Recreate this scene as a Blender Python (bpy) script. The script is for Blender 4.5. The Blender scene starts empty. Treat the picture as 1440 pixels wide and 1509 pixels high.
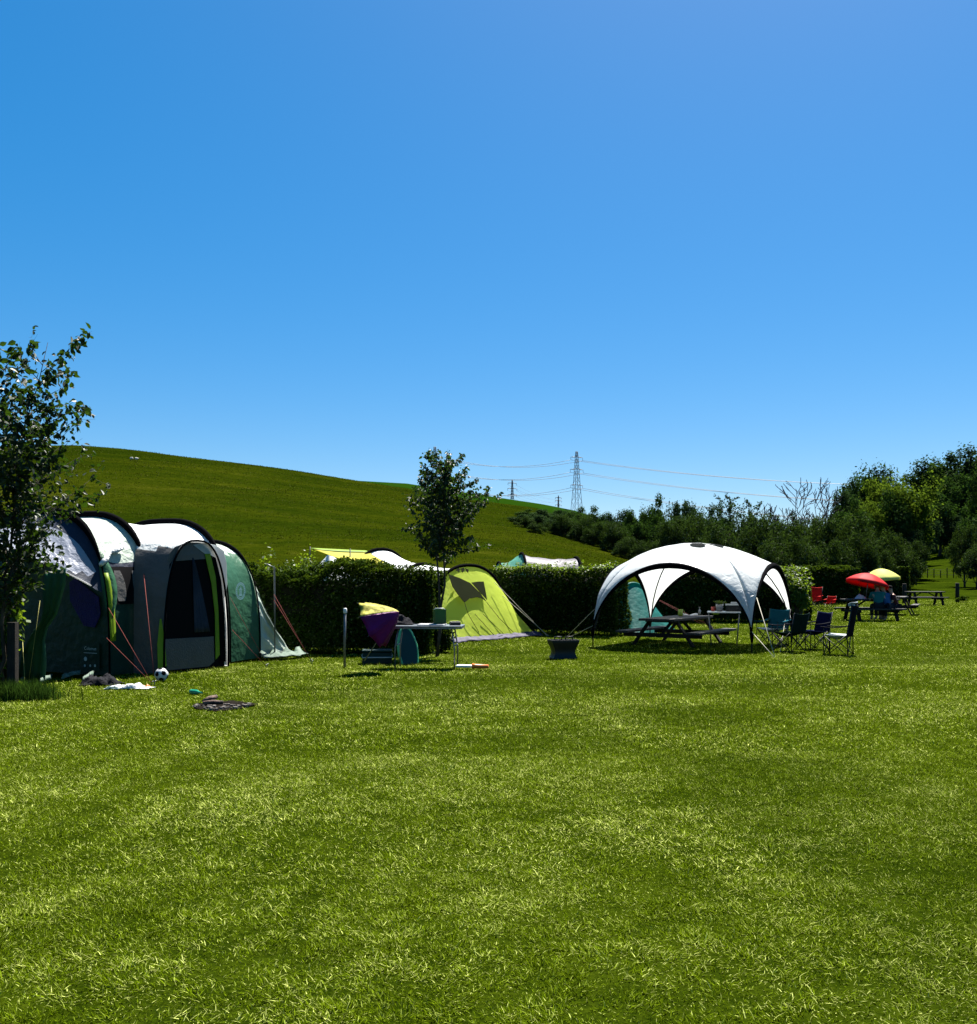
import bpy, bmesh, math, random
import numpy as np
from mathutils import Vector, Matrix, noise as mnoise

R = math.radians
ALB = .72      # overall scale of the cloth, leaf and soil colours against the exposure
SC = bpy.context.scene
COL = SC.collection
CAM_H, YH, F = 1.58, 848.0, 1400.0      # eye height (m), horizon row, focal length in photo pixels


# ------------------------------------------------------------------ terrain
def sstep(a, b, x):
    t = np.clip((x - a) / (b - a), 0, 1)
    return t * t * (3 - 2 * t)


CREST_X = [-3000, -900, -300, 0, 110, 200, 330, 480, 600, 700, 790, 850, 950, 1050, 1110, 1250, 1330, 1440, 1600, 1900, 2600, 5000]
CREST_Y = [735, 684, 656, 654, 656, 664, 680, 701, 716, 736, 749, 770, 800, 828, 839, 838, 818, 772, 760, 765, 790, 800]
DC = 260.0


def ground_z(x, y):
    x = np.asarray(x, float)
    y = np.asarray(y, float)
    yy = np.maximum(y, 1.0)
    z = -0.10 * sstep(15, 21, y) + 0.05 * sstep(43, 53, y)
    col = 720 + F * x / yy
    z = z + (1.45 - 0.0) * sstep(55, 118, y) * sstep(1000, 1200, col)
    cy = np.interp(col, CREST_X, CREST_Y)
    zc = np.maximum((YH - cy) / F * DC + CAM_H, 0.0)
    s0 = 58 + 62 * sstep(1000, 1250, col)
    s = np.clip((y - s0) / (DC - s0), 0, None)
    hill = np.where(s < 1, zc * np.power(np.minimum(s, 1), 1.25), zc * (1 - 0.55 * (s - 1)))
    hill = np.where(s < 1, hill, np.maximum(hill, -6))
    wob = 0.35 * np.sin(x * 0.05 + y * 0.021) + 0.25 * np.sin(x * 0.11 - y * 0.05 + 1.3)
    z = z + hill + wob * np.clip(s * 4, 0, 1)
    return z


def gz(x, y):
    return float(ground_z(x, y))


def P(px, py, d):
    """photo pixel at depth d -> point"""
    return Vector(((px - 720) / F * d, d, CAM_H + (YH - py) / F * d))


def G(px, py, lo=2.0, hi=300.0):
    """photo pixel -> point where its ray meets the ground"""
    e = (YH - py) / F
    u = (px - 720) / F
    prev = lo
    d = lo
    while d < hi:
        if CAM_H + e * d <= gz(u * d, d):
            break
        prev = d
        d += 0.02 + d * 0.004
    a, b = prev, d
    for _ in range(25):
        m = (a + b) / 2
        if CAM_H + e * m <= gz(u * m, m):
            b = m
        else:
            a = m
    return Vector((u * b, b, gz(u * b, b)))


# ------------------------------------------------------------------ object helpers
def tag(o, label=None, cat=None, group=None, kind=None):
    if label:
        o['label'] = label
    if cat:
        o['category'] = cat
    if group:
        o['group'] = group
    if kind:
        o['kind'] = kind
    return o


def empty(name, loc=(0, 0, 0), rz=0.0, label=None, cat=None, group=None, scale=1.0):
    o = bpy.data.objects.new(name, None)
    COL.objects.link(o)
    o.location = loc
    o.rotation_euler = (0, 0, rz)
    o.scale = (scale,) * 3
    o.empty_display_size = 0.1
    return tag(o, label, cat, group)


def link(name, me, parent=None):
    o = bpy.data.objects.new(name, me)
    COL.objects.link(o)
    if parent is not None:
        o.parent = parent
    return o


def copy_tree(o, parent=None):
    c = o.copy()
    COL.objects.link(c)
    c.parent = parent
    for ch in list(o.children):
        copy_tree(ch, c)
    return c


class MB:
    """collects shapes, links them as one mesh object"""

    def __init__(s):
        s.v, s.f, s.m, s.sm = [], [], [], []

    def add(s, verts, faces, mi=0, smooth=False):
        o = len(s.v)
        s.v += [tuple(p) for p in verts]
        for f in faces:
            s.f.append(tuple(i + o for i in f))
            s.m.append(mi)
            s.sm.append(smooth)
        return s

    def box(s, c, size, rot=None, mi=0):
        hx, hy, hz = size[0] / 2, size[1] / 2, size[2] / 2
        M = rot if rot is not None else Matrix.Identity(3)
        c = Vector(c)
        vs = [c + M @ Vector((x * hx, y * hy, z * hz)) for x in (-1, 1) for y in (-1, 1) for z in (-1, 1)]
        return s.add(vs, [(0, 1, 3, 2), (4, 6, 7, 5), (0, 4, 5, 1), (2, 3, 7, 6), (0, 2, 6, 4), (1, 5, 7, 3)], mi)

    def bar(s, a, b, w, h, mi=0, up=(0, 0, 1)):
        a, b = Vector(a), Vector(b)
        d = (b - a)
        L = d.length
        d.normalize()
        upv = Vector(up)
        if abs(d.dot(upv)) > 0.98:
            upv = Vector((0, 1, 0))
        x = d.cross(upv).normalized()
        y = x.cross(d).normalized()
        M = Matrix((x, d, y)).transposed()
        return s.box((a + b) / 2, (w, L, h), M, mi)

    def tube(s, pts, r, n=6, mi=0, cap=True, smooth=True):
        pts = [Vector(p) for p in pts]
        rs = r if isinstance(r, (list, tuple)) else [r] * len(pts)
        vs, fs = [], []
        prevx = None
        for i, p in enumerate(pts):
            t = (pts[min(i + 1, len(pts) - 1)] - pts[max(i - 1, 0)])
            if t.length < 1e-9:
                t = Vector((0, 0, 1))
            t.normalize()
            if prevx is None:
                ref = Vector((0, 0, 1)) if abs(t.z) < 0.9 else Vector((1, 0, 0))
                x = t.cross(ref).normalized()
            else:
                x = prevx - t * prevx.dot(t)
                x = x.normalized() if x.length > 1e-6 else t.orthogonal().normalized()
            prevx = x
            y = t.cross(x)
            for k in range(n):
                a = 2 * math.pi * k / n
                vs.append(p + (x * math.cos(a) + y * math.sin(a)) * rs[i])
        for i in range(len(pts) - 1):
            for k in range(n):
                k2 = (k + 1) % n
                fs.append((i * n + k, i * n + k2, (i + 1) * n + k2, (i + 1) * n + k))
        if cap:
            fs.append(tuple(reversed(range(n))))
            fs.append(tuple((len(pts) - 1) * n + k for k in range(n)))
        return s.add(vs, fs, mi, smooth)

    def grid(s, rows, mi=0, smooth=True, mfun=None, closed=False):
        nr, nc = len(rows), len(rows[0])
        vs = [p for row in rows for p in row]
        o = len(s.v)
        s.v += [tuple(p) for p in vs]
        for i in range(nr - 1):
            for j in range(nc if closed else nc - 1):
                j2 = (j + 1) % nc
                idx = (i * nc + j, i * nc + j2, (i + 1) * nc + j2, (i + 1) * nc + j)
                s.f.append(tuple(k + o for k in idx))
                if mfun:
                    c = sum((Vector(vs[k]) for k in idx), Vector()) / 4
                    s.m.append(mfun(i, j, c))
                else:
                    s.m.append(mi)
                s.sm.append(smooth)
        return s

    def lathe(s, prof, n=16, c=(0, 0, 0), mi=0, smooth=True, cap=True):
        c = Vector(c)
        rows = []
        for r, z in prof:
            rows.append([c + Vector((r * math.cos(2 * math.pi * k / n), r * math.sin(2 * math.pi * k / n), z)) for k in range(n)])
        o = len(s.v)
        s.grid(rows, mi, smooth, closed=True)
        if cap:
            s.f.append(tuple(o + k for k in reversed(range(n))))
            s.m.append(mi)
            s.sm.append(False)
            s.f.append(tuple(o + (len(prof) - 1) * n + k for k in range(n)))
            s.m.append(mi)
            s.sm.append(False)
        return s

    def prism(s, poly, a, b, mi=0):
        """poly: list of 2D (x,z); extruded in y from a to b"""
        n = len(poly)
        vs = [(x, a, z) for x, z in poly] + [(x, b, z) for x, z in poly]
        fs = [tuple(range(n)), tuple(reversed(range(n, 2 * n)))]
        fs += [((i + 1) % n, i, n + i, n + (i + 1) % n) for i in range(n)]
        return s.add(vs, fs, mi)

    def xf(s, M):
        s.v = [tuple(M @ Vector(p)) for p in s.v]
        return s

    def build(s, name, mats, parent=None, bevel=0.0, thick=0.0):
        me = bpy.data.meshes.new(name)
        me.from_pydata(s.v, [], s.f)
        if not isinstance(mats, (list, tuple)):
            mats = [mats]
        for m in mats:
            me.materials.append(m)
        me.polygons.foreach_set('material_index', s.m)
        me.polygons.foreach_set('use_smooth', s.sm)
        me.update()
        o = link(name, me, parent)
        if thick:
            md = o.modifiers.new('thickness', 'SOLIDIFY')
            md.thickness = thick
            md.offset = 0
        if bevel:
            md = o.modifiers.new('bevel', 'BEVEL')
            md.width = bevel
            md.segments = 2
            md.limit_method = 'ANGLE'
        return o


def lerp(a, b, t):
    return a + (b - a) * t


# ------------------------------------------------------------------ materials
def new_mat(name):
    m = bpy.data.materials.new(name)
    m.use_nodes = True
    nt = m.node_tree
    nt.nodes.clear()
    out = nt.nodes.new('ShaderNodeOutputMaterial')
    return m, nt, out


def N(nt, typ, **kw):
    n = nt.nodes.new(typ)
    for k, v in kw.items():
        if k in n.bl_rna.properties:
            setattr(n, k, v)
        else:
            n.inputs[k.replace('_', ' ')].default_value = v
    return n


def rgba(c, k=ALB):
    return (c[0] * k, c[1] * k, c[2] * k, 1.0)


def noise_mix(nt, c1, c2, scale, detail=4, lo=0.35, hi=0.65, coord='Object', sc=(1, 1, 1)):
    tc = N(nt, 'ShaderNodeTexCoord')
    mp = N(nt, 'ShaderNodeMapping')
    mp.inputs['Scale'].default_value = sc
    nt.links.new(tc.outputs[coord], mp.inputs[0])
    nz = N(nt, 'ShaderNodeTexNoise')
    nz.inputs['Scale'].default_value = scale
    nz.inputs['Detail'].default_value = detail
    nt.links.new(mp.outputs[0], nz.inputs['Vector'])
    rp = N(nt, 'ShaderNodeValToRGB')
    rp.color_ramp.elements[0].position = lo
    rp.color_ramp.elements[1].position = hi
    rp.color_ramp.elements[0].color = rgba(c1)
    rp.color_ramp.elements[1].color = rgba(c2)
    nt.links.new(nz.outputs[0], rp.inputs[0])
    return rp.outputs[0], nz.outputs[0], mp


def mat_simple(name, c1, c2=None, scale=8, rough=0.6, spec=0.3, metal=0.0, bump=0.0, bscale=40, sc=(1, 1, 1), trans=0.0, tcol=None):
    """rough surface with a little colour variation; trans = share of light the cloth lets through"""
    m, nt, out = new_mat(name)
    b = N(nt, 'ShaderNodeBsdfPrincipled')
    b.inputs['Roughness'].default_value = rough
    b.inputs['Specular IOR Level'].default_value = spec * (.35 if 'cloth' in name or 'seat' in name else 1)
    b.inputs['Metallic'].default_value = metal
    if c2 is None:
        c2 = tuple(x * 0.8 for x in c1)
    col, fac, mp = noise_mix(nt, c1, c2, scale, sc=sc)
    nt.links.new(col, b.inputs['Base Color'])
    if bump:
        nz = N(nt, 'ShaderNodeTexNoise')
        nz.inputs['Scale'].default_value = bscale
        nz.inputs['Detail'].default_value = 4
        nt.links.new(mp.outputs[0], nz.inputs['Vector'])
        bp = N(nt, 'ShaderNodeBump')
        bp.inputs['Strength'].default_value = bump
        bp.inputs['Distance'].default_value = 0.05 if 'cloth' in name else 0.02
        nt.links.new(nz.outputs[0], bp.inputs['Height'])
        nt.links.new(bp.outputs[0], b.inputs['Normal'])
    sh = b.outputs[0]
    if trans:
        t = N(nt, 'ShaderNodeBsdfTranslucent')
        if tcol:
            t.inputs['Color'].default_value = rgba(tcol)
        else:
            nt.links.new(col, t.inputs['Color'])
        mx = N(nt, 'ShaderNodeMixShader')
        mx.inputs[0].default_value = trans
        nt.links.new(b.outputs[0], mx.inputs[1])
        nt.links.new(t.outputs[0], mx.inputs[2])
        sh = mx.outputs[0]
    nt.links.new(sh, out.inputs[0])
    return m


def mat_leaf(name, dark, light, tcol, rough=0.35, spec=0.5, trans=0.3, glint=None):
    m, nt, out = new_mat(name)
    g = N(nt, 'ShaderNodeNewGeometry')
    rp = N(nt, 'ShaderNodeValToRGB')
    rp.color_ramp.elements[0].color = rgba(dark)
    rp.color_ramp.elements[1].color = rgba(light)
    if glint:
        rp.color_ramp.elements[1].position = .86
        e = rp.color_ramp.elements.new(.90)  # sun sparkle painted as a share of paler leaves
        e.color = rgba(glint)
    nt.links.new(g.outputs['Random Per Island'], rp.inputs[0])
    if spec <= .16:
        b = N(nt, 'ShaderNodeBsdfDiffuse')
        nt.links.new(rp.outputs[0], b.inputs['Color'])
    else:
        b = N(nt, 'ShaderNodeBsdfPrincipled')
        b.inputs['Roughness'].default_value = rough
        b.inputs['Specular IOR Level'].default_value = spec
        nt.links.new(rp.outputs[0], b.inputs['Base Color'])
    t = N(nt, 'ShaderNodeBsdfTranslucent')
    t.inputs['Color'].default_value = rgba(tcol)
    mx = N(nt, 'ShaderNodeMixShader')
    mx.inputs[0].default_value = trans
    nt.links.new(b.outputs[0], mx.inputs[1])
    nt.links.new(t.outputs[0], mx.inputs[2])
    nt.links.new(mx.outputs[0], out.inputs[0])
    return m


def mat_ground(name, stops, scales, bump=0.6):
    """layered noise of several sizes through one colour ramp"""
    m, nt, out = new_mat(name)
    tc = N(nt, 'ShaderNodeTexCoord')
    tot = None
    for sc, w, st in scales:
        mp = N(nt, 'ShaderNodeMapping')
        mp.inputs['Scale'].default_value = st
        nt.links.new(tc.outputs['Object'], mp.inputs[0])
        nz = N(nt, 'ShaderNodeTexNoise')
        nz.inputs['Scale'].default_value = sc
        nz.inputs['Detail'].default_value = 6
        nz.inputs['Roughness'].default_value = 0.6
        nt.links.new(mp.outputs[0], nz.inputs['Vector'])
        mu = N(nt, 'ShaderNodeMath', operation='MULTIPLY')
        nt.links.new(nz.outputs[0], mu.inputs[0])
        mu.inputs[1].default_value = w
        if tot is None:
            tot = mu.outputs[0]
        else:
            ad = N(nt, 'ShaderNodeMath', operation='ADD')
            nt.links.new(tot, ad.inputs[0])
            nt.links.new(mu.outputs[0], ad.inputs[1])
            tot = ad.outputs[0]
    rp = N(nt, 'ShaderNodeValToRGB')
    els = rp.color_ramp.elements
    while len(els) < len(stops):
        els.new(0.5)
    for e, (p, c) in zip(els, stops):
        e.position = p
        e.color = rgba(c)
    nt.links.new(tot, rp.inputs[0])
    b = N(nt, 'ShaderNodeBsdfDiffuse')
    nt.links.new(rp.outputs[0], b.inputs['Color'])
    bp = N(nt, 'ShaderNodeBump')
    bp.inputs['Strength'].default_value = bump
    bp.inputs['Distance'].default_value = 0.3
    nt.links.new(tot, bp.inputs['Height'])
    nt.links.new(bp.outputs[0], b.inputs['Normal'])
    nt.links.new(b.outputs[0], out.inputs[0])
    return m


def mat_split(name, hi, lo, z):
    """white cloth above a seam at height z, crinkled silver-grey cloth below it"""
    m, nt, out = new_mat(name)
    tc = N(nt, 'ShaderNodeTexCoord')
    sp = N(nt, 'ShaderNodeSeparateXYZ')
    nt.links.new(tc.outputs['Object'], sp.inputs[0])
    lt = N(nt, 'ShaderNodeMath', operation='LESS_THAN')
    nt.links.new(sp.outputs['Z'], lt.inputs[0])
    lt.inputs[1].default_value = z
    nz = N(nt, 'ShaderNodeTexNoise')
    nz.inputs['Scale'].default_value = 6
    nz.inputs['Detail'].default_value = 6
    nz.inputs['Distortion'].default_value = 1.2
    nt.links.new(tc.outputs['Object'], nz.inputs['Vector'])
    mixc = N(nt, 'ShaderNodeMix', data_type='RGBA')
    nt.links.new(lt.outputs[0], mixc.inputs['Factor'])
    mixc.inputs['A'].default_value = rgba(hi)
    mixc.inputs['B'].default_value = rgba(lo)
    mixc.inputs[6].default_value = rgba(hi)
    mixc.inputs[7].default_value = rgba(lo)
    b = N(nt, 'ShaderNodeBsdfPrincipled')
    nt.links.new(mixc.outputs[2], b.inputs['Base Color'])
    b.inputs['Roughness'].default_value = .42
    st = N(nt, 'ShaderNodeMath', operation='MULTIPLY_ADD')
    nt.links.new(lt.outputs[0], st.inputs[0])
    st.inputs[1].default_value = .85
    st.inputs[2].default_value = .30
    bp = N(nt, 'ShaderNodeBump')
    bp.inputs['Distance'].default_value = .05
    nt.links.new(st.outputs[0], bp.inputs['Strength'])
    nt.links.new(nz.outputs[0], bp.inputs['Height'])
    nt.links.new(bp.outputs[0], b.inputs['Normal'])
    t = N(nt, 'ShaderNodeBsdfTranslucent')
    nt.links.new(mixc.outputs[2], t.inputs['Color'])
    mx = N(nt, 'ShaderNodeMixShader')
    mx.inputs[0].default_value = .42
    nt.links.new(b.outputs[0], mx.inputs[1])
    nt.links.new(t.outputs[0], mx.inputs[2])
    nt.links.new(mx.outputs[0], out.inputs[0])
    return m


M = {}
# tent cloths
M['roof_white'] = mat_simple('roof_white_cloth', (.78, .80, .78), (.70, .73, .71), 3, .45, .3, bump=.8, bscale=9, trans=.12)
M['roof_mint'] = mat_simple('pale_mint_cloth', (.52, .60, .51), (.45, .53, .45), 3, .5, .3, bump=.8, bscale=9, trans=.15)
M['mint_dull'] = mat_simple('dull_mint_skirt_cloth', (.17, .22, .18), (.08, .12, .09), 9, .6, .2, bump=.6, bscale=14)
M['tent_green'] = mat_simple('green_tent_cloth', (.046, .145, .080), (.035, .115, .063), 2, .4, .4, bump=.5, bscale=7, trans=.25)
M['tent_dark_green'] = mat_simple('dark_green_tent_cloth', (.018, .055, .036), (.013, .042, .027), 2, .45, .35, bump=.5, bscale=7, trans=.1)
M['tent_grey'] = mat_simple('grey_tent_cloth', (.125, .120, .115), (.10, .097, .094), 2, .5, .3, bump=.5, bscale=7, trans=.08)
M['tent_light_grey'] = mat_simple('light_grey_tent_cloth', (.95, .95, .93), (.86, .86, .85), 3, .5, .3, bump=.3, bscale=8, trans=.6)
M['tent_hood'] = mat_simple('blue_grey_hood_cloth', (.36, .39, .47), (.30, .33, .42), 2, .35, .5, bump=.8, bscale=6, trans=.25)
M['navy_cloth'] = mat_simple('slate_navy_cloth', (.030, .038, .062), (.018, .025, .042), 3, .6, .25, bump=.4, bscale=10)
M['jacket'] = mat_simple('charcoal_jacket_cloth', (.022, .022, .026), (.012, .012, .015), 8, .85, .1, bump=.6, bscale=20)
M['black_cloth'] = mat_simple('black_cloth', (.004, .004, .005), (.003, .003, .004), 6, .9, .03, bump=.2)
M['mesh_black'] = mat_simple('black_mesh_cloth', (.006, .006, .007), (.004, .004, .005), 60, .8, .1)
M['lime'] = mat_simple('lime_trim_cloth', (.26, .40, .03), (.22, .34, .02), 5, .5, .3, trans=.3)
M['purple_cloth'] = mat_simple('deep_purple_cloth', (.022, .012, .12), (.014, .009, .08), 4, .5, .3, bump=.3, trans=.1)
M['groundsheet'] = mat_simple('blue_grey_groundsheet', (.05, .06, .07), (.04, .045, .055), 4, .4, .4, bump=.3)
M['yg_cloth'] = mat_simple('yellow_green_tent_cloth', (.78, .95, .13), (.70, .86, .11), 2, .5, .3, bump=.35, bscale=5, trans=.60, tcol=(.95, 1.1, .16))
M['yg_dark'] = mat_simple('olive_window_cloth', (.016, .022, .003), (.012, .017, .002), 3, .7, .1, trans=.15)
M['yellow_cloth'] = mat_simple('yellow_awning_cloth', (.55, .50, .03), (.45, .42, .02), 3, .5, .3, trans=.35)
M['purple_grey_cloth'] = mat_simple('mauve_grey_mud_flap', (.10, .09, .14), (.05, .045, .075), 8, .7, .1, bump=.6, bscale=12)
M['teal_cloth'] = mat_simple('teal_tent_cloth', (.02, .22, .19), (.015, .17, .15), 3, .5, .3, bump=.35, bscale=8, trans=.45, tcol=(.03, .34, .29))
M['teal_pale'] = mat_simple('pale_teal_cloth', (.10, .36, .27), (.08, .30, .22), 3, .5, .3, bump=.3, trans=.35)
M['lilac_cloth'] = mat_simple('lilac_white_cloth', (.18, .165, .195), (.10, .09, .11), 3, .5, .3, bump=.4, bscale=7, trans=.15)
M['dome_white'] = mat_simple('dome_white_cloth', (.80, .84, .84), (.75, .79, .80), 1.5, .4, .35, bump=.15, bscale=5, trans=.22)
M['dome_backlit'] = mat_simple('dome_backlit_leg_cloth', (.80, .83, .80), (.75, .78, .75), 1.5, .5, .3, bump=.15, bscale=5, trans=.5)  # paler copy for the far legs, sun shining through put into the colour
M['dome_split'] = mat_split('dome_cloth_with_silver_legs', (.84, .88, .88), (.52, .57, .61), 1.36)
M['vent_grey'] = mat_simple('grey_vent_mesh', (.022, .024, .025), (.015, .017, .017), 40, .9, .0)
# hard stuff
M['steel'] = mat_simple('brushed_steel', (.22, .225, .23), (.16, .165, .17), 20, .45, .4, metal=.6)
M['dark_steel'] = mat_simple('black_coated_steel', (.010, .010, .011), (.006, .006, .007), 20, .5, .3)
M['pylon_steel'] = mat_simple('galvanised_pylon_steel', (.16, .19, .22), (.12, .14, .17), 1, .6, .3)
M['cable'] = mat_simple('power_line_aluminium', (.16, .19, .22), (.13, .15, .18), 1, .6, .3)
M['wood_dark'] = mat_simple('weathered_dark_wood', (.030, .025, .020), (.016, .013, .010), 6, .8, .1, bump=.5, bscale=30, sc=(1, 12, 12))
M['wood_grey'] = mat_simple('grey_weathered_wood', (.060, .055, .050), (.030, .027, .024), 6, .7, .2, bump=.5, bscale=30, sc=(1, 12, 12))
M['post_wood'] = mat_simple('dark_post_wood', (.03, .024, .018), (.016, .012, .009), 9, .8, .2, bump=.6, sc=(8, 8, 1))
M['bark'] = mat_simple('grey_brown_bark', (.075, .06, .045), (.035, .028, .02), 14, .85, .15, bump=.7, bscale=40, sc=(1, 1, .3))
M['bark_pale'] = mat_simple('pale_dead_bark', (.030, .028, .026), (.02, .019, .018), 6, .9, .05)
M['cord_red'] = mat_simple('red_guy_cord', (.20, .045, .035), (.15, .03, .025), 30, .8, .1)
M['cord_pale'] = mat_simple('pale_guy_cord', (.45, .42, .33), (.36, .34, .27), 30, .7, .2)
M['cord_yellow'] = mat_simple('yellow_guy_cord', (.45, .42, .12), (.36, .34, .10), 30, .7, .2)
M['white_plastic'] = mat_simple('white_plastic', (.78, .78, .76), (.70, .70, .68), 6, .4, .4)
M['white_cloth'] = mat_simple('white_cloth', (.80, .80, .79), (.66, .68, .70), 10, .8, .2, bump=.7, bscale=25)
M['alu_top'] = mat_simple('pale_table_laminate', (.22, .25, .27), (.10, .115, .13), 9, .25, .5)
M['green_plastic'] = mat_simple('deep_green_plastic', (.012, .085, .015), (.009, .06, .012), 5, .35, .5, trans=.35, tcol=(.03, .22, .03))
M['cooler_green'] = mat_simple('dark_teal_cooler_plastic', (.008, .035, .03), (.006, .028, .024), 5, .6, .15)
M['board_teal'] = mat_simple('teal_foam_board', (.006, .05, .055), (.005, .04, .045), 3, .6, .15)
M['board_edge'] = mat_simple('bright_green_board_rail', (.10, .50, .22), (.08, .42, .18), 3, .4, .4)
M['umb_yellow'] = mat_simple('patterned_yellow_umbrella_cloth', (.85, .80, .18), (.22, .20, .015), 13, .6, .2, trans=.3)
M['umb_purple'] = mat_simple('magenta_purple_umbrella_cloth', (.22, .012, .17), (.17, .01, .13), 3, .45, .4, bump=.5, bscale=14, trans=.35, tcol=(.35, .015, .26))
M['parasol_red'] = mat_simple('red_parasol_cloth', (.72, .028, .03), (.66, .024, .026), 3, .6, .2, trans=.35)
M['parasol_yellow'] = mat_simple('pale_yellow_parasol_cloth', (.80, .80, .22), (.74, .75, .18), 3, .6, .2, trans=.35)
M['chair_black'] = mat_simple('black_chair_cloth', (.010, .010, .014), (.007, .007, .010), 6, .9, .05)
M['chair_blue'] = mat_simple('navy_blue_chair_cloth', (.004, .007, .040), (.003, .005, .032), 6, .9, .05, trans=.08)
M['chair_teal'] = mat_simple('teal_chair_cloth', (.008, .085, .12), (.006, .07, .10), 6, .9, .1, trans=.25)
M['chair_green'] = mat_simple('bottle_green_chair_cloth', (.007, .022, .017), (.005, .016, .013), 6, .9, .05, trans=.08)
M['chair_red'] = mat_simple('red_chair_cloth', (.55, .02, .015), (.46, .018, .012), 6, .7, .1, trans=.2)
M['chair_seat_sunlit'] = mat_simple('sunlit_chair_seat', (.42, .47, .47), (.34, .38, .39), 6, .5, .3)  # sunlight on seats and headrest put into the colour
M['litter_green'] = mat_simple('green_glass', (.03, .30, .17), (.02, .24, .14), 5, .15, .6)
M['char'] = mat_simple('charred_soil', (.008, .007, .006), (.020, .017, .014), 18, .95, .0, bump=.8, bscale=40)
M['ash_wood'] = mat_simple('half_burnt_wood', (.16, .10, .075), (.025, .018, .016), 14, .8, .2, bump=.5)
M['ash'] = mat_simple('pale_ash', (.22, .20, .18), (.05, .045, .04), 20, .9, .1)
M['orange'] = mat_simple('orange_plastic', (.75, .22, .03), (.66, .18, .025), 6, .45, .4)
M['red_plastic'] = mat_simple('red_plastic', (.45, .05, .03), (.38, .04, .025), 6, .4, .4)
M['lime_plastic'] = mat_simple('lime_green_plastic', (.26, .38, .04), (.20, .30, .03), 6, .4, .4, trans=.25)
M['paper'] = mat_simple('paper', (.55, .56, .55), (.42, .44, .45), 12, .8, .2)
M['clear_plastic'] = mat_simple('smoky_clear_plastic', (.20, .20, .21), (.14, .14, .15), 8, .12, .6)
M['skin'] = mat_simple('skin', (.50, .29, .20), (.44, .25, .17), 8, .55, .3)
M['hair_dark'] = mat_simple('dark_brown_hair', (.010, .007, .006), (.006, .004, .004), 30, .9, .05)
M['hair_fair'] = mat_simple('fair_hair', (.50, .36, .20), (.40, .28, .15), 30, .5, .4)
M['hair_auburn'] = mat_simple('auburn_hair', (.20, .06, .03), (.14, .04, .02), 30, .5, .4)
M['shirt_teal'] = mat_simple('teal_shirt', (.015, .16, .14), (.012, .12, .11), 6, .8, .2)
M['shirt_blue'] = mat_simple('mid_blue_shirt', (.03, .10, .24), (.025, .08, .19), 6, .8, .2)
M['shirt_maroon'] = mat_simple('maroon_shirt', (.075, .012, .015), (.05, .009, .011), 6, .8, .2)
M['trousers_dark'] = mat_simple('dark_trousers', (.014, .015, .022), (.010, .010, .015), 6, .8, .2)
M['fleece'] = mat_simple('sheep_fleece', (.70, .67, .60), (.58, .55, .49), 6, .9, .1, bump=.8)
M['sheep_face'] = mat_simple('dark_sheep_face', (.02, .018, .016), (.014, .012, .011), 6, .8, .2)
M['ink_white'] = mat_simple('pale_printed_ink', (.60, .66, .62), (.52, .58, .54), 20, .6, .2)
M['emblem_ink'] = mat_simple('pale_printed_emblem_ink', (1.25, 1.3, 1.22), (1.1, 1.15, 1.08), 20, .8, .1)
M['ball_white'] = mat_simple('football_white_leather', (.62, .64, .66), (.55, .57, .59), 5, .4, .4)
# plants
M['leaf_dark'] = mat_leaf('dark_glossy_leaf', (.010, .022, .006), (.030, .055, .014), (.05, .11, .012), .35, .4, .18)
M['leaf_sapling'] = mat_leaf('sapling_leaf', (.009, .020, .005), (.026, .045, .011), (.06, .13, .006), .5, .20, .2)
M['leaf_hedge'] = mat_leaf('hedge_leaf', (.007, .018, .002), (.024, .046, .006), (.12, .20, .010), .5, .0, .16, glint=(.07, .095, .035))
M['leaf_lit'] = mat_leaf('sunlit_yellow_green_leaf', (.030, .062, .004), (.068, .115, .008), (.20, .31, .012), .5, .2, .36)  # lit copy of the hedge leaf, sunlight put into its colour
M['leaf_wood'] = mat_leaf('woodland_leaf', (.010, .026, .007), (.032, .058, .014), (.045, .10, .010), .7, .0, .25, glint=(.075, .105, .04))
M['leaf_wood_blue'] = mat_leaf('blue_green_woodland_leaf', (.010, .026, .010), (.032, .055, .020), (.045, .09, .02), .7, .0, .25, glint=(.075, .10, .05))
M['leaf_olive'] = mat_leaf('olive_green_crown_leaf', (.026, .052, .006), (.065, .10, .012), (.14, .22, .015), .7, .15, .3)
M['leaf_glinting'] = mat_leaf('glint_painted_leaf', (.006, .016, .004), (.026, .046, .012), (.06, .11, .012), .5, .0, .2, glint=(.10, .125, .07))

# ================================================================== THE SETTING
def build_ground():
    xs = 18 * np.sinh(np.linspace(-5.9, 5.9, 261))
    ys = np.concatenate([np.arange(-30, 60, 2.5), 60 * 1.018 ** np.arange(0, 222)])
    X, Y = np.meshgrid(xs, ys)
    Z = ground_z(X, Y)
    nr, nc = X.shape
    i, j = np.meshgrid(np.arange(nr - 1), np.arange(nc - 1), indexing='ij')
    q = np.stack([i * nc + j, i * nc + j + 1, (i + 1) * nc + j + 1, (i + 1) * nc + j], -1).reshape(-1, 4)
    cx = X.ravel()[q].mean(1)
    cy = Y.ravel()[q].mean(1)
    col = 720 + F * cx / np.maximum(cy, 1)
    meadow = (cy > 56) & (col < 1060)
    co = np.stack([X.ravel(), Y.ravel(), Z.ravel()], -1)
    for name, msk, mat in (('lawn', ~meadow, M_LAWN), ('hillside', meadow, M_MEADOW)):
        f = q[msk]
        used, inv = np.unique(f, return_inverse=True)
        quick_mesh(name, co[used], inv.reshape(-1, 4), mat, smooth=True, kind='structure')


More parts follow.
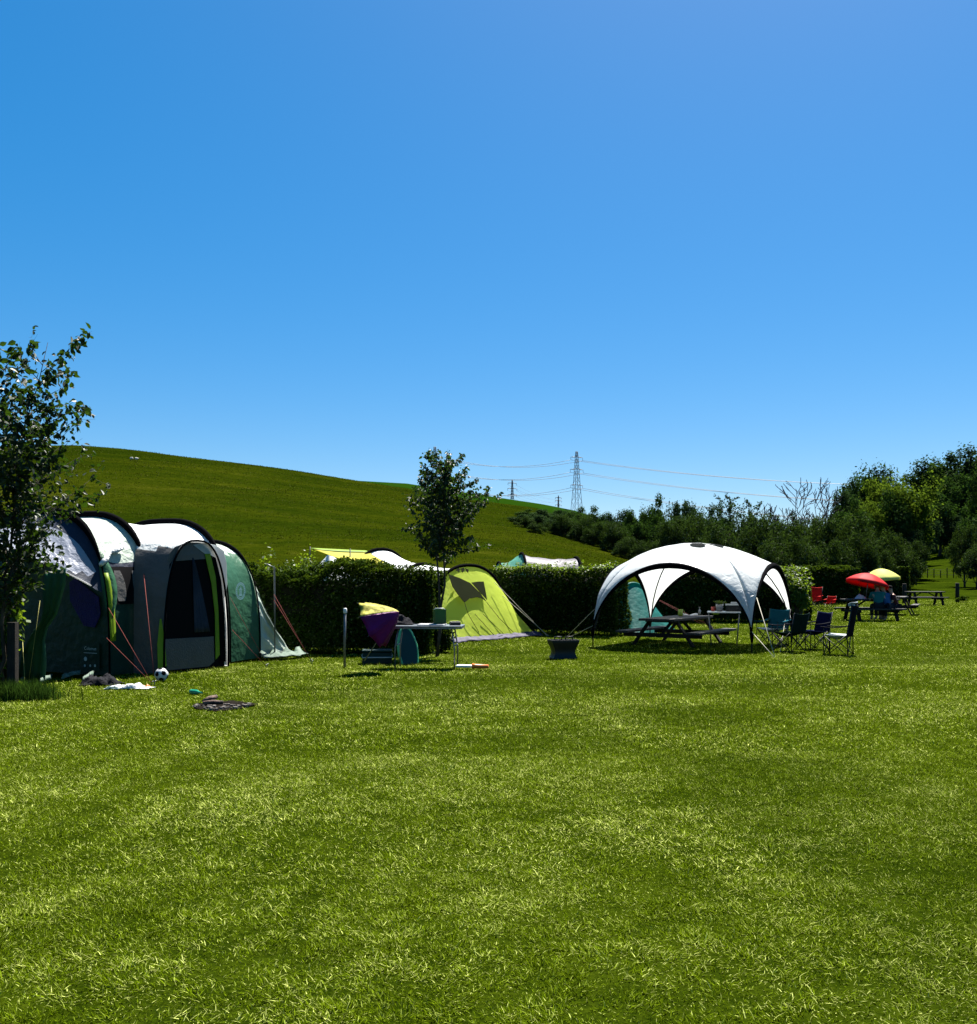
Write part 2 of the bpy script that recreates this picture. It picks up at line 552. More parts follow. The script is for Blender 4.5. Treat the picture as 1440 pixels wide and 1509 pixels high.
def quick_mesh(name, co, faces, mat, smooth=False, parent=None, kind=None, colors=None, tris=None):
    """numpy mesh: faces (n,k) of one size, optional second array of triangles"""
    me = bpy.data.meshes.new(name)
    n4, k = faces.shape
    loops = faces.ravel()
    starts = np.arange(n4) * k
    totals = np.full(n4, k)
    if tris is not None:
        loops = np.concatenate([loops, tris.ravel()])
        starts = np.concatenate([starts, n4 * k + np.arange(len(tris)) * 3])
        totals = np.concatenate([totals, np.full(len(tris), 3)])
    me.vertices.add(len(co))
    me.vertices.foreach_set('co', np.ascontiguousarray(co, dtype=np.float32).ravel())
    me.loops.add(len(loops))
    me.loops.foreach_set('vertex_index', loops.astype(np.int32))
    me.polygons.add(len(starts))
    me.polygons.foreach_set('loop_start', starts.astype(np.int32))
    me.polygons.foreach_set('loop_total', totals.astype(np.int32))
    me.polygons.foreach_set('use_smooth', np.full(len(starts), smooth, dtype=bool))
    me.update(calc_edges=True)
    me.materials.append(mat)
    if colors is not None:
        at = me.color_attributes.new('tint', 'FLOAT_COLOR', 'POINT')
        at.data.foreach_set('color', np.ascontiguousarray(colors, dtype=np.float32).ravel())
    if name is None:
        return me
    o = link(name, me, parent)
    if kind:
        o['kind'] = kind
    return o


M_LAWN = mat_ground('lawn_turf', [(.30, (.005, .010, .0008)), (.46, (.012, .022, .001)), (.58, (.030, .046, .002)), (.74, (.07, .085, .006))],
                    [(.35, .35, (1, 1, 1)), (3.0, .3, (1, 1, 1)), (30, .35, (1, 1, 1))], .5)
M_MEADOW = mat_ground('hill_meadow', [(.33, (.006, .012, .0006)), (.46, (.012, .021, .0008)), (.56, (.024, .032, .0012)), (.68, (.065, .066, .008))],
                      [(.018, .38, (.6, 1, 1)), (.11, .27, (.35, 1, 1)), (1.3, .35, (.5, 1, 1))], .9)
M_CREST = mat_ground('far_field_crop', [(.3, (.008, .026, .0015)), (.6, (.011, .034, .002))], [(.02, .5, (1, 1, 1)), (.3, .5, (1, 1, 1))], .3)


def value_noise(x, y, scale, seed=0):
    x = x * scale + seed * 17.3
    y = y * scale + seed * 7.7
    xi, yi = np.floor(x).astype(np.int64), np.floor(y).astype(np.int64)
    fx, fy = x - xi, y - yi
    fx = fx * fx * (3 - 2 * fx)
    fy = fy * fy * (3 - 2 * fy)

    def h(a, b):
        n = (a * 374761393 + b * 668265263 + seed * 1442695) & 0xffffffff
        n = ((n ^ (n >> 13)) * 1274126177) & 0xffffffff
        return ((n ^ (n >> 16)) & 0xffff) / 65535.0
    return (h(xi, yi) * (1 - fx) + h(xi + 1, yi) * fx) * (1 - fy) + (h(xi, yi + 1) * (1 - fx) + h(xi + 1, yi + 1) * fx) * fy


def mat_grass(name, trans=.34):
    m, nt, out = new_mat(name)
    at = N(nt, 'ShaderNodeAttribute', attribute_name='tint')
    b = N(nt, 'ShaderNodeBsdfDiffuse')
    nt.links.new(at.outputs['Color'], b.inputs['Color'])
    t = N(nt, 'ShaderNodeBsdfTranslucent')
    nt.links.new(at.outputs['Color'], t.inputs['Color'])
    mx = N(nt, 'ShaderNodeMixShader')
    mx.inputs[0].default_value = trans
    nt.links.new(b.outputs[0], mx.inputs[1])
    nt.links.new(t.outputs[0], mx.inputs[2])
    nt.links.new(mx.outputs[0], out.inputs[0])
    return m


M_GRASS = mat_grass('grass_blade')


def blades(rng, x, y, z, length, width, lean, ldir, face, col, seg):
    """arrays -> verts, quads, tris, colours"""
    n = len(x)
    base = np.stack([x, y, z], -1)
    wv = np.stack([np.cos(face), np.sin(face), np.zeros(n)], -1) * (width / 2)[:, None]
    lv = np.stack([np.cos(ldir), np.sin(ldir), np.zeros(n)], -1)
    up = np.array([0, 0, 1.0])
    ca, sa = np.cos(lean), np.sin(lean)
    mid = base + (up * (ca * .92)[:, None] + lv * (sa * .85)[:, None]) * (length * .55)[:, None]
    tip = base + (up * (ca * .86)[:, None] + lv * (sa * 1.05)[:, None]) * length[:, None]
    if seg == 2:
        v = np.stack([base - wv, base + wv, mid + wv * .8, mid - wv * .8, tip], 1)
        k = np.arange(n)[:, None] * 5
        quads = k + np.array([[0, 1, 2, 3]])
        tris = k + np.array([[3, 2, 4]])
        shade = np.array([.75, .75, 1.0, 1.0, 1.1])
    else:
        v = np.stack([base - wv, base + wv, tip], 1)
        k = np.arange(n)[:, None] * 3
        quads = np.zeros((0, 4), int)
        tris = k + np.array([[0, 1, 2]])
        shade = np.array([.8, .8, 1.1])
    nv = v.shape[1]
    c = np.ones((n, nv, 4))
    c[:, :, :3] = col[:, None, :]
    return v.reshape(-1, 3), quads, tris, c.reshape(-1, 4)


GRASS_DENS = 1.0


def build_grass(avoid):
    rng = np.random.default_rng(11)
    V, Q, T, C = [], [], [], []
    off = 0
    # (near, far, blades per m2, width, length, segments)
    zones = [(2.6, 5.0, 17500, .0036, .032, 2), (5.0, 8.5, 10500, .0044, .035, 2), (8.5, 13, 4200, .0064, .040, 2),
             (13, 20, 1500, .010, .050, 1), (20, 34, 620, .015, .055, 1), (34, 62, 200, .026, .065, 1)]
    for d0, d1, dens, wid, leng, seg in zones:
        half = lambda d: d * .56 + 3.2
        area = (half(d0) + half(d1)) * (d1 - d0)
        n = int(area * dens * GRASS_DENS)
        u = rng.random(n)
        y = np.sqrt(d0 ** 2 + u * (d1 ** 2 - d0 ** 2))
        x = (rng.random(n) * 2 - 1) * half(y)
        keep = np.ones(n, bool)
        for fn in avoid:
            keep &= ~fn(x, y)
        cl = value_noise(x, y, 9, 3) * .5 + value_noise(x, y, 23, 5) * .5
        bare = np.clip((value_noise(x, y, 1.25, 31) - .76) * 6, 0, .35)
        keep &= rng.random(n) < np.clip(.42 + 1.2 * cl, 0, 1) * (1 - bare)
        x, y = x[keep], y[keep]
        n = len(x)
        big = value_noise(x, y, .55, 1)
        med = value_noise(x, y, 1.7, 2)
        fine = value_noise(x, y, 6.0, 4)
        huge = value_noise(x, y, .2, 8)
        z = ground_z(x, y) - .004
        length = leng * (.55 + .8 * rng.random(n)) * (.45 + .30 * med + 1.0 * value_noise(x, y, 11, 14) ** 1.5)
        width = wid * (.7 + .6 * rng.random(n))
        lean = np.abs(rng.normal(.95, .42, n))
        lean = np.clip(lean + .25 * (fine - .5), .05, 1.35)
        ldir = value_noise(x, y, 5.5, 6) * 7 + rng.normal(0, 1.5, n)
        face = ldir + np.pi / 2 + rng.normal(0, .5, n)
        # dark to pale blades in drifts; pale stands for straw and painted sun glints
        dark = np.array([.020, .048, .004])
        low = np.array([.046, .080, .001])
        mid = np.array([.170, .245, .006])
        pale = np.array([.66, .72, .20])
        u = rng.random(n) + .30 * (med - .5) + .30 * (fine - .5) + .10 * (big - .5) + .07 * (huge - .5) + .02
        u = np.clip(u, 0, 1)[:, None]
        col = np.where(u < .62, low + (mid - low) * (u / .62), mid + (pale - mid) * ((u - .62) / .38) ** 1.3)
        ispale = u[:, 0] > .80
        dk = np.clip((.36 - value_noise(x, y, .62, 9)) * 4, 0, .28) * np.clip(.4 + 1.0 * fine, 0, 1)
        col = col * (1 - dk[:, None]) + dark * dk[:, None]
        lean[ispale] = np.clip(lean[ispale] + .45, 0, 1.45)
        col *= np.clip(np.exp(rng.normal(-.10, .30, n)), .4, 1.8)[:, None] * ALB
        v, q, tr, c = blades(rng, x, y, z, length, width, lean, ldir, face, col, seg)
        V.append(v)
        Q.append(q + off)
        T.append(tr + off)
        C.append(c)
        off += len(v)
    co = np.concatenate(V)
    o = quick_mesh('lawn_grass', co, np.concatenate(Q), M_GRASS, colors=np.concatenate(C), tris=np.concatenate(T))
    tag(o, 'short sunlit lawn grass with darker and straw coloured patches', 'grass', kind='stuff')
    print('grass verts', len(co))


def build_meadow_grass():
    rng = np.random.default_rng(5)
    V, T, C = [], [], []
    off = 0
    for d0, d1, n, wid, leng in ((58, 110, 60000, .07, .13), (110, 180, 60000, .11, .17), (180, 262, 60000, .16, .20)):
        u = rng.random(n)
        y = np.sqrt(d0 ** 2 + u * (d1 ** 2 - d0 ** 2))
        c0, c1 = -140, 1010
        px = c0 + (c1 - c0) * rng.random(n)
        x = (px - 720) / F * y
        med = value_noise(x, y, .06, 21)
        fine = value_noise(x * .5, y, .5, 22)
        z = ground_z(x, y) - .03
        length = leng * (.4 + .8 * rng.random(n)) * (.6 + .8 * fine)
        width = wid * (.6 + .8 * rng.random(n))
        lean = np.clip(np.abs(rng.normal(.5, .3, n)), .1, 1.3)
        ldir = rng.random(n) * 6.28
        face = rng.normal(0, .6, n)
        t = np.clip(.5 * med + .55 * rng.random(n) - .05, 0, 1)[:, None]
        col = np.array([.010, .020, .0008]) * (1 - t) + np.array([.034, .041, .0018]) * t
        dry = rng.random(n) < .05 + .1 * (fine > .6)
        col[dry] = np.array([.11, .115, .03])
        col *= (.75 + .5 * rng.random(n))[:, None] * ALB
        v, q, tr, c = blades(rng, x, y, z, length, width, lean, ldir, face, col, 1)
        V.append(v)
        T.append(tr + off)
        C.append(c)
        off += len(v)
    o = quick_mesh('meadow_grass', np.concatenate(V), np.zeros((0, 4), int), M_GRASS, colors=np.concatenate(C), tris=np.concatenate(T))
    tag(o, 'rough olive meadow grass covering the hillside', 'meadow grass', kind='stuff')


def build_far_field():
    cols = np.linspace(380, 900, 60)
    top = np.interp(cols, [380, 480, 600, 700, 800, 850, 900], [722, 705.8, 712.5, 728, 743, 753, 770])
    ds = [330, 360, 390, 420, 450, 480]
    co = []
    for d in ds:
        k = 1 - (420 - d) / 90 * .42 if d < 420 else 1 - (d - 420) / 60 * .35
        for c, t in zip(cols, top):
            co.append(((c - 720) / F * d, d, (CAM_H + (YH - t) / F * 420) * k))
    nc = len(cols)
    q = [(i * nc + j, i * nc + j + 1, (i + 1) * nc + j + 1, (i + 1) * nc + j) for i in range(len(ds) - 1) for j in range(nc - 1)]
    quick_mesh('far_field', np.array(co), np.array(q), M_CREST, smooth=True, kind='structure')


# ================================================================== PLANTS
def rot_basis(rng, n, up_bias=0.0, outward=None, ob=0.0):
    """random leaf frames: returns (axis, side) unit vectors"""
    nrm = rng.normal(0, 1, (n, 3))
    nrm /= np.linalg.norm(nrm, axis=1)[:, None]
    nrm[:, 2] = np.abs(nrm[:, 2])
    nrm = nrm * (1 - up_bias) + np.array([0, 0, 1.0]) * up_bias
    if outward is not None:
        nrm = nrm * (1 - ob) + outward * ob
    nrm /= np.linalg.norm(nrm, axis=1)[:, None] + 1e-9
    a = rng.normal(0, 1, (n, 3))
    a -= nrm * (a * nrm).sum(1)[:, None]
    a /= np.linalg.norm(a, axis=1)[:, None] + 1e-9
    b = np.cross(nrm, a)
    return a, b, nrm


def leaf_arrays(rng, c, size, up_bias=0.1, outward=None, ob=0.0, detailed=False, droop=0.0):
    n = len(c)
    a, b, nr = rot_basis(rng, n, up_bias, outward, ob)
    if droop:
        a = a * (1 - droop) + np.array([0, 0, -1.0]) * droop
        a /= np.linalg.norm(a, axis=1)[:, None]
        b = np.cross(nr, a)
        b /= np.linalg.norm(b, axis=1)[:, None] + 1e-9
        nr = np.cross(a, b)
    s = size[:, None]
    if detailed:
        # pointed oval leaf folded along its midrib: 6 outline + 2 midrib points
        base = c
        v = np.stack([base,
                      base + a * s * .28 + b * s * .30 + nr * s * .07,
                      base + a * s * .62 + b * s * .26 + nr * s * .06,
                      base + a * s * 1.0 - nr * s * .06,
                      base + a * s * .62 - b * s * .26 + nr * s * .06,
                      base + a * s * .28 - b * s * .30 + nr * s * .07], 1)
        k = np.arange(n)[:, None] * 6
        f = np.concatenate([k + np.array([[0, 1, 2, 3]]), k + np.array([[0, 3, 4, 5]])])
        return v.reshape(-1, 3), f
    v = np.stack([c - a * s * .55, c + b * s * .34, c + a * s * .55, c - b * s * .34], 1)
    k = np.arange(n)[:, None] * 4
    return v.reshape(-1, 3), k + np.array([[0, 1, 2, 3]])


def crown_cloud(rng, h, w, trunk, lumps, leaves, lsize, shape='round', lump_r=.28):
    """leaf positions of a woodland crown: lumps packed through an uneven egg, leaves on and in each lump"""
    cs = []
    tries = 0
    while len(cs) < lumps and tries < 4000:
        tries += 1
        p = rng.normal(0, 1, 3)
        p /= np.linalg.norm(p)
        r = rng.random() ** .45 * (.55 + .45 * rng.random())
        q = p * r
        if shape == 'cone' and abs(q[0]) > .9 - .6 * (q[2] * .5 + .5):
            continue
        if shape == 'broad':
            q[2] = q[2] * .9 + .05
        cs.append(q)
    cs = np.array(cs)
    pos, outw, siz = [], [], []
    per = leaves // len(cs)
    for q in cs:
        lr = lump_r * (.65 + .7 * rng.random())
        d = rng.normal(0, 1, (per, 3))
        d /= np.linalg.norm(d, axis=1)[:, None]
        rr = (.55 + .45 * rng.random(per) ** .5) * (1 + .25 * rng.normal(0, 1, per))
        pts = q + d * (rr * lr)[:, None]
        pos.append(pts)
        outw.append(d)
        siz.append(lsize * (.6 + .8 * rng.random(per)))
    pos = np.concatenate(pos)
    outw = np.concatenate(outw)
    ch = h - trunk
    P3 = np.stack([pos[:, 0] * w / 2, pos[:, 1] * w / 2, trunk + ch / 2 + pos[:, 2] * ch / 2], -1)
    cen = np.stack([cs[:, 0] * w / 2, cs[:, 1] * w / 2, trunk + ch / 2 + cs[:, 2] * ch / 2], -1)
    return P3, outw, np.concatenate(siz), cen


def woodland_proto(name, seed, h, w, trunk, mat, lumps=46, leaves=9000, lsize=.26, shape='round', lump_r=.26, bark='bark'):
    rng = np.random.default_rng(seed)
    pos, outw, siz, cen = crown_cloud(rng, h, w, trunk, lumps, leaves, lsize, shape, lump_r)
    v, f = leaf_arrays(rng, pos, siz, .15, outw, .45)
    root = empty(name)
    quick_mesh('crown', v, f, M[mat], parent=root)
    mb = MB()
    r0 = h * .022
    top = trunk + (h - trunk) * .6
    pts = [Vector((rng.normal(0, .03) * h * t, rng.normal(0, .03) * h * t, -.2 + top * t)) for t in np.linspace(0, 1, 6)]
    mb.tube(pts, [r0 * 1.25, r0, r0 * .85, r0 * .65, r0 * .45, r0 * .2], 7)
    for q in cen[::3]:
        z0 = max(trunk * .5, q[2] - (.25 + .2 * rng.random()) * (h - trunk))
        t = min(max((z0 + .2) / top, 0), .95) * 5
        i = int(t)
        p0 = pts[i].lerp(pts[min(i + 1, 5)], t - i)
        m = p0.lerp(Vector(q), .5) + Vector((0, 0, .03 * h))
        mb.tube([p0, m, Vector(q)], [r0 * .38, r0 * .25, r0 * .08], 5)
    mb.build('trunk', M[bark], root)
    return root


def sapling(name, seed, base, height, lean=(0, 0), spread=.8, trunk_frac=.25, nb=22, leaf=.09, nleaf=2600, mat='leaf_sapling', stems=1,
            label='', group=None, cat='tree', branch_len=.42, droop=.35, upright=.8):
    """young tree: stem, rising branches, twigs, and separate leaves along the twigs"""
    rng = np.random.default_rng(seed)
    root = empty(name, base, 0, label, cat, group)
    wood = MB()
    tw_pts, tw_w = [], []
    for s in range(stems):
        a0 = rng.random() * 6.28
        off = Vector((math.cos(a0), math.sin(a0), 0)) * (.05 * (stems > 1))
        fan = Vector((math.cos(a0), math.sin(a0), 0)) * (.10 * height * (stems > 1)) * (.4 + rng.random())
        hh = height * (1 if s == 0 else .7 + .28 * rng.random())
        stem = []
        for t in np.linspace(0, 1, 9):
            w = Vector((rng.normal(0, .012), rng.normal(0, .012), 0)) * height * (t > 0)
            stem.append(off + fan * t ** 1.3 + Vector((lean[0] * t, lean[1] * t, hh * t - .05 * (t == 0))) + w)
        r0 = height * .011 / math.sqrt(stems)
        wood.tube(stem, [r0 * (1 - .9 * t) for t in np.linspace(0, 1, 9)], 8)
        for b in range(nb):
            t0 = trunk_frac + (1 - trunk_frac) * (b + rng.random()) / nb * .93
            k = t0 * 8
            i = int(k)
            p0 = stem[i].lerp(stem[i + 1], k - i)
            az = b * 2.4 + rng.normal(0, .4) + s
            prof = math.sin(min(1, (t0 - trunk_frac) / (1 - trunk_frac) * 1.15 + .22) * math.pi * .86) ** .8
            L = height * branch_len * prof * (.65 + .6 * rng.random()) * spread
            d = Vector((math.cos(az), math.sin(az), upright * (.7 + .6 * rng.random()))).normalized()
            pts = [p0]
            for q in range(5):
                d = (d + Vector((rng.normal(0, .12), rng.normal(0, .12), rng.normal(.0, .08)))).normalized()
                pts.append(pts[-1] + d * L / 5)
            rb = r0 * .42 * (1 - t0 * .6)
            wood.tube(pts, [rb * (1 - .85 * q / 5) for q in range(6)], 5)
            for q in range(1, 6):
                for _ in range(2):
                    dd = (d + Vector(rng.normal(0, .7, 3))).normalized()
                    p1 = pts[q] + dd * L * (.10 + .16 * rng.random())
                    wood.tube([pts[q], p1], [rb * .3, rb * .12], 4, cap=False)
                    tw_pts.append((pts[q], p1))
                    tw_w.append(.5 + L)
                tw_pts.append((pts[q - 1], pts[q]))
                tw_w.append(.3 + L * .6)
        tw_pts.append((stem[-2], stem[-1] + Vector((0, 0, .05))))
        tw_w.append(1)
    wood.build('trunk', M['bark'], root)
    w = np.array(tw_w)
    idx = rng.choice(len(tw_pts), nleaf, p=w / w.sum())
    A = np.array([tw_pts[i][0] for i in idx])
    B = np.array([tw_pts[i][1] for i in idx])
    c = A + (B - A) * rng.random(nleaf)[:, None] + rng.normal(0, .028, (nleaf, 3)) * (leaf / .09)
    v, f = leaf_arrays(rng, c, leaf * (.55 + .7 * rng.random(nleaf)), .15, detailed=True, droop=droop)
    quick_mesh('crown', v, f, M[mat], parent=root)
    return root


def hedge(name, a, b, width, height, label, seed, dens=1500, leaf=.06, top_mat='leaf_lit', mat='leaf_hedge', rough=.10, group=None, shoots=60):
    """clipped hedge between two ground points: leaf shell over a solid shade-dark core, sunlight painted into the brighter top leaves"""
    rng = np.random.default_rng(seed)
    a, b = Vector(a), Vector(b)
    L = (b - a).length
    root = empty(name, a, math.atan2(b.y - a.y, b.x - a.x), label, 'hedge', group)
    dz = (b.z - a.z) / L

    def bulge(x, s):
        return (value_noise(x, s * np.ones_like(x), 1.3, seed) - .5) * 2 * rough * 1.6 + (value_noise(x, s * np.ones_like(x), 4.1, seed + 1) - .5) * rough
    # solid core added to block light, shade put into its colour, plus stems
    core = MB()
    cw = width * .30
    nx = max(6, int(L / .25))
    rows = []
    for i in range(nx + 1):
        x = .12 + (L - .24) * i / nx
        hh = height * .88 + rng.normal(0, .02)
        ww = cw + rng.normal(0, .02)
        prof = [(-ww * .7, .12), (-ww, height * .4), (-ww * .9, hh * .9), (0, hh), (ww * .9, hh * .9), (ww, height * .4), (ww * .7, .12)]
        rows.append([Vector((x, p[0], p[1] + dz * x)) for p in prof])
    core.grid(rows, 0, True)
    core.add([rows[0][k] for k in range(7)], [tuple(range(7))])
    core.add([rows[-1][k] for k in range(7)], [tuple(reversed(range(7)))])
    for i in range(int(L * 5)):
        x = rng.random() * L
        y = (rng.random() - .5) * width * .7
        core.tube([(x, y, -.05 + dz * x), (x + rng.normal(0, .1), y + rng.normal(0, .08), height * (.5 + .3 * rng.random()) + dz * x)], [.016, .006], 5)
    core.build('branches', M['hedge_core'], root)  # holds the solid light-blocking core besides the real stems
    # leaves
    pos, out = [], []

    def face(n, kind):
        x = rng.random(n) * (L + .1) - .05
        s = rng.random(n)
        dep = np.abs(rng.normal(0, .09, n)) - .03
        if kind in ('front', 'back'):
            sg = -1 if kind == 'front' else 1
            z = .05 + s * (height - .05)
            yv = sg * (width / 2 + bulge(x, z) - dep - .06 * np.abs(z / height - .4))
            o = np.tile([0, sg * 1.0, .2], (n, 1))
            return np.stack([x, yv, z + dz * x], -1), o
        if kind == 'top':
            yv = (s - .5) * width * 1.02
            z = height + bulge(x, yv * 1.7 + 9) - dep - .05 * np.abs(yv / width * 2) ** 3
            return np.stack([x, yv, z + dz * x], -1), np.tile([0, 0, 1.0], (n, 1))
        sg = -1 if kind == 'end0' else 1
        yv = (rng.random(n) - .5) * width
        z = .05 + s * (height - .05)
        x = (L if sg > 0 else 0) + sg * (bulge(yv * 2, z) - dep)
        return np.stack([x, yv, z + dz * x], -1), np.tile([sg * 1.0, 0, .2], (n, 1))
    sides = [face(int(dens * L * height), 'front'), face(int(dens * .5 * L * height), 'back'), face(int(dens * .8 * width * height), 'end0'),
             face(int(dens * .9 * width * height), 'end1')]
    pos = np.concatenate([s[0] for s in sides])
    out = np.concatenate([s[1] for s in sides])
    n = len(pos)
    v, f = leaf_arrays(rng, pos, leaf * (.55 + .8 * rng.random(n)), .1, out, .35)
    fo = quick_mesh('foliage', v, f, M[mat], parent=root)
    tp, to = face(int(dens * 1.1 * L * width), 'top')
    # upright young shoots along the top
    sp = []
    for _ in range(int(shoots * L / 4)):
        x, yv = rng.random() * L, (rng.random() - .5) * width * .9
        hh = .06 + .22 * rng.random() ** 2
        m = int(6 + 40 * hh)
        t = rng.random(m)
        sp.append(np.stack([x + rng.normal(0, .025, m) + t * rng.normal(0, .05), yv + rng.normal(0, .025, m), height - .03 + t * hh + dz * x], -1))
    if sp:
        sp = np.concatenate(sp)
        tp = np.concatenate([tp, sp])
        to = np.concatenate([to, np.tile([0, 0, 1.0], (len(sp), 1))])
    v, f = leaf_arrays(rng, tp, leaf * (.55 + .7 * rng.random(len(tp))), .1, to, .25)
    quick_mesh('top_growth', v, f, M[top_mat], parent=root)
    return root


def bush(name, loc, w, h, mat, label, seed, leaves=2600, lsize=.07, cat='bush', group=None, lumps=22, depth=None):
    rng = np.random.default_rng(seed)
    pos, outw, siz, cen = crown_cloud(rng, h, w, 0.0, lumps, leaves, lsize, 'round', .34)
    if depth:
        pos[:, 1] *= depth / w
    pos[:, 2] = np.abs(pos[:, 2])
    root = empty(name, loc, rng.random() * .3, label, cat, group)
    v, f = leaf_arrays(rng, pos, siz, .1, outw, .35)
    quick_mesh('foliage', v, f, M[mat], parent=root)
    mb = MB()
    for q in cen:
        if depth:
            q[1] *= depth / w
        mb.tube([(q[0] * .2, q[1] * .2, -.05), (q[0] * .6, q[1] * .6, q[2] * .6), tuple(q)], [.02 * h, .013 * h, .004 * h], 5)
    mb.build('stems', M['bark'], root)
    return root


M['hedge_core'] = mat_simple('shade_dark_hedge_core', (.008, .010, .004), (.005, .006, .0025), 14, .9, .1, bump=.8, bscale=30)

# ================================================================== TENTS
def sgnpow(v, e):
    return math.copysign(abs(v) ** e, v)


def arch_pts(yc, a, H, p=2.6, n=26, t0=0.0, t1=math.pi):
    """(y, z) from the front foot (yc - a) over the ridge to the back foot"""
    out = []
    for i in range(n + 1):
        t = lerp(t0, t1, i / n)
        out.append((yc - a * sgnpow(math.cos(t), 2 / p), H * abs(math.sin(t)) ** (2 / p)))
    return out


def ray_local(o, px, py, axis=1, val=0.0, off=0.0):
    """photo ray met with the plane (local axis = val) of an Empty o, in local coordinates"""
    Mi = Matrix.LocRotScale(o.location, o.rotation_euler, o.scale).inverted()
    a = Mi @ Vector((0, 0, CAM_H))
    d = (Mi @ P(px, py, 10)) - a
    t = (val - a[axis]) / d[axis]
    return a + d * t


def wrinkle(p, amp, sc=3.0, seed=0.0):
    q = Vector((p[0] * sc + seed, p[1] * sc, p[2] * sc))
    v = mnoise.noise_vector(q)
    return Vector(p) + Vector(v) * amp


def poly_panel(o, pixels, val, name, mat, parent, axis=1, thick=.012, amp=.0, bow=0.0):
    """a cloth panel whose outline is the given photo pixels on a local plane"""
    pts = [ray_local(o, x, y, axis, val) for x, y in pixels]
    mb = MB()
    n = len(pts)
    d = Vector((0, 0, 0))
    d[axis] = thick
    vs = [tuple(p) for p in pts] + [tuple(p + d) for p in pts]
    fs = [tuple(range(n)), tuple(reversed(range(n, 2 * n)))]
    fs += [((i + 1) % n, i, n + i, n + (i + 1) % n) for i in range(n)]
    mb.add(vs, fs)
    return mb.build(name, mat, parent)


def guy(name, pts, mat, parent, r=.005):
    mb = MB()
    mb.tube(pts, r, 5)
    return mb.build(name, mat, parent)


def peg(parent, p):
    p = Vector(p)
    mb = MB()
    mb.tube([p + Vector((0, 0, -.12)), p + Vector((0, 0, .05)), p + Vector((.03, 0, .06))], .006, 5)
    mb.build('peg', M['steel'], parent)


def tunnel_tent(name, label, loc, rz, arches, x0, x1, secmat, sleeve, endm, group=None, p=2.4, sag=.045, amp=.02, w0=1.0, w1=1.0,
                slope_rows=6, sleeve_r=.045, cat='tent', end_front=None):
    """arches: (x, half width, height). x0/x1: where the two end slopes meet the ground. secmat(i, z) -> material key"""
    root = empty(name, loc, rz, label, cat, group)
    n = 30
    rings = [[Vector((x, y, z)) for y, z in arch_pts(0, a, H, p, n)] for x, a, H in arches]
    keys = []

    def midx(k):
        if k not in keys:
            keys.append(k)
        return keys.index(k)
    body = MB()
    for i in range(len(rings) - 1):
        rows = []
        for s in np.linspace(0, 1, 7):
            row = []
            for j in range(n + 1):
                q = rings[i][j].lerp(rings[i + 1][j], s)
                k = 1 - sag * 4 * s * (1 - s)
                q = Vector((q.x, q.y * (1 - (1 - k) * .6), q.z * k))
                if 0 < s < 1:
                    q = wrinkle(q, amp)
                row.append(q)
            rows.append(row)
        body.grid(rows, mfun=lambda a, b, c, i=i: midx(secmat(i, c.z)))
    body.build('flysheet', [M[k] for k in keys], root)
    # end slopes
    for xe, ring, wf, nm in ((x0, rings[0], w0, 'front_panel'), (x1, rings[-1], w1, 'rear_panel')):
        if xe is None:
            continue
        mb = MB()
        rows = []
        amax = max(abs(q.y) for q in ring)
        for s in np.linspace(0, 1, slope_rows + 3):
            row = []
            for j in range(n + 1):
                q = ring[j]
                yb = q.y * wf
                # the ground edge runs straight, its corners pulled out
                yb = math.copysign(min(abs(yb) * 1.0, amax * wf), q.y) if q.y else 0
                bq = Vector((xe, yb, .015))
                r = q.lerp(bq, s)
                r.z += .10 * math.sin(math.pi * s) * (q.z > .3) * .4
                if 0 < s < 1:
                    r = wrinkle(r, amp * 1.1, 2.5, 5)
                row.append(r)
            rows.append(row)
        mb.grid(rows)
        mb.build(nm, M[endm if nm == 'front_panel' else (end_front or endm)], root)
    for r in rings:
        mb = MB()
        mb.tube([Vector((q.x, q.y * 1.012, q.z * 1.012 + .006)) for q in r], sleeve_r, 7)
        mb.build('pole_sleeve', M[sleeve], root)
    return root, rings


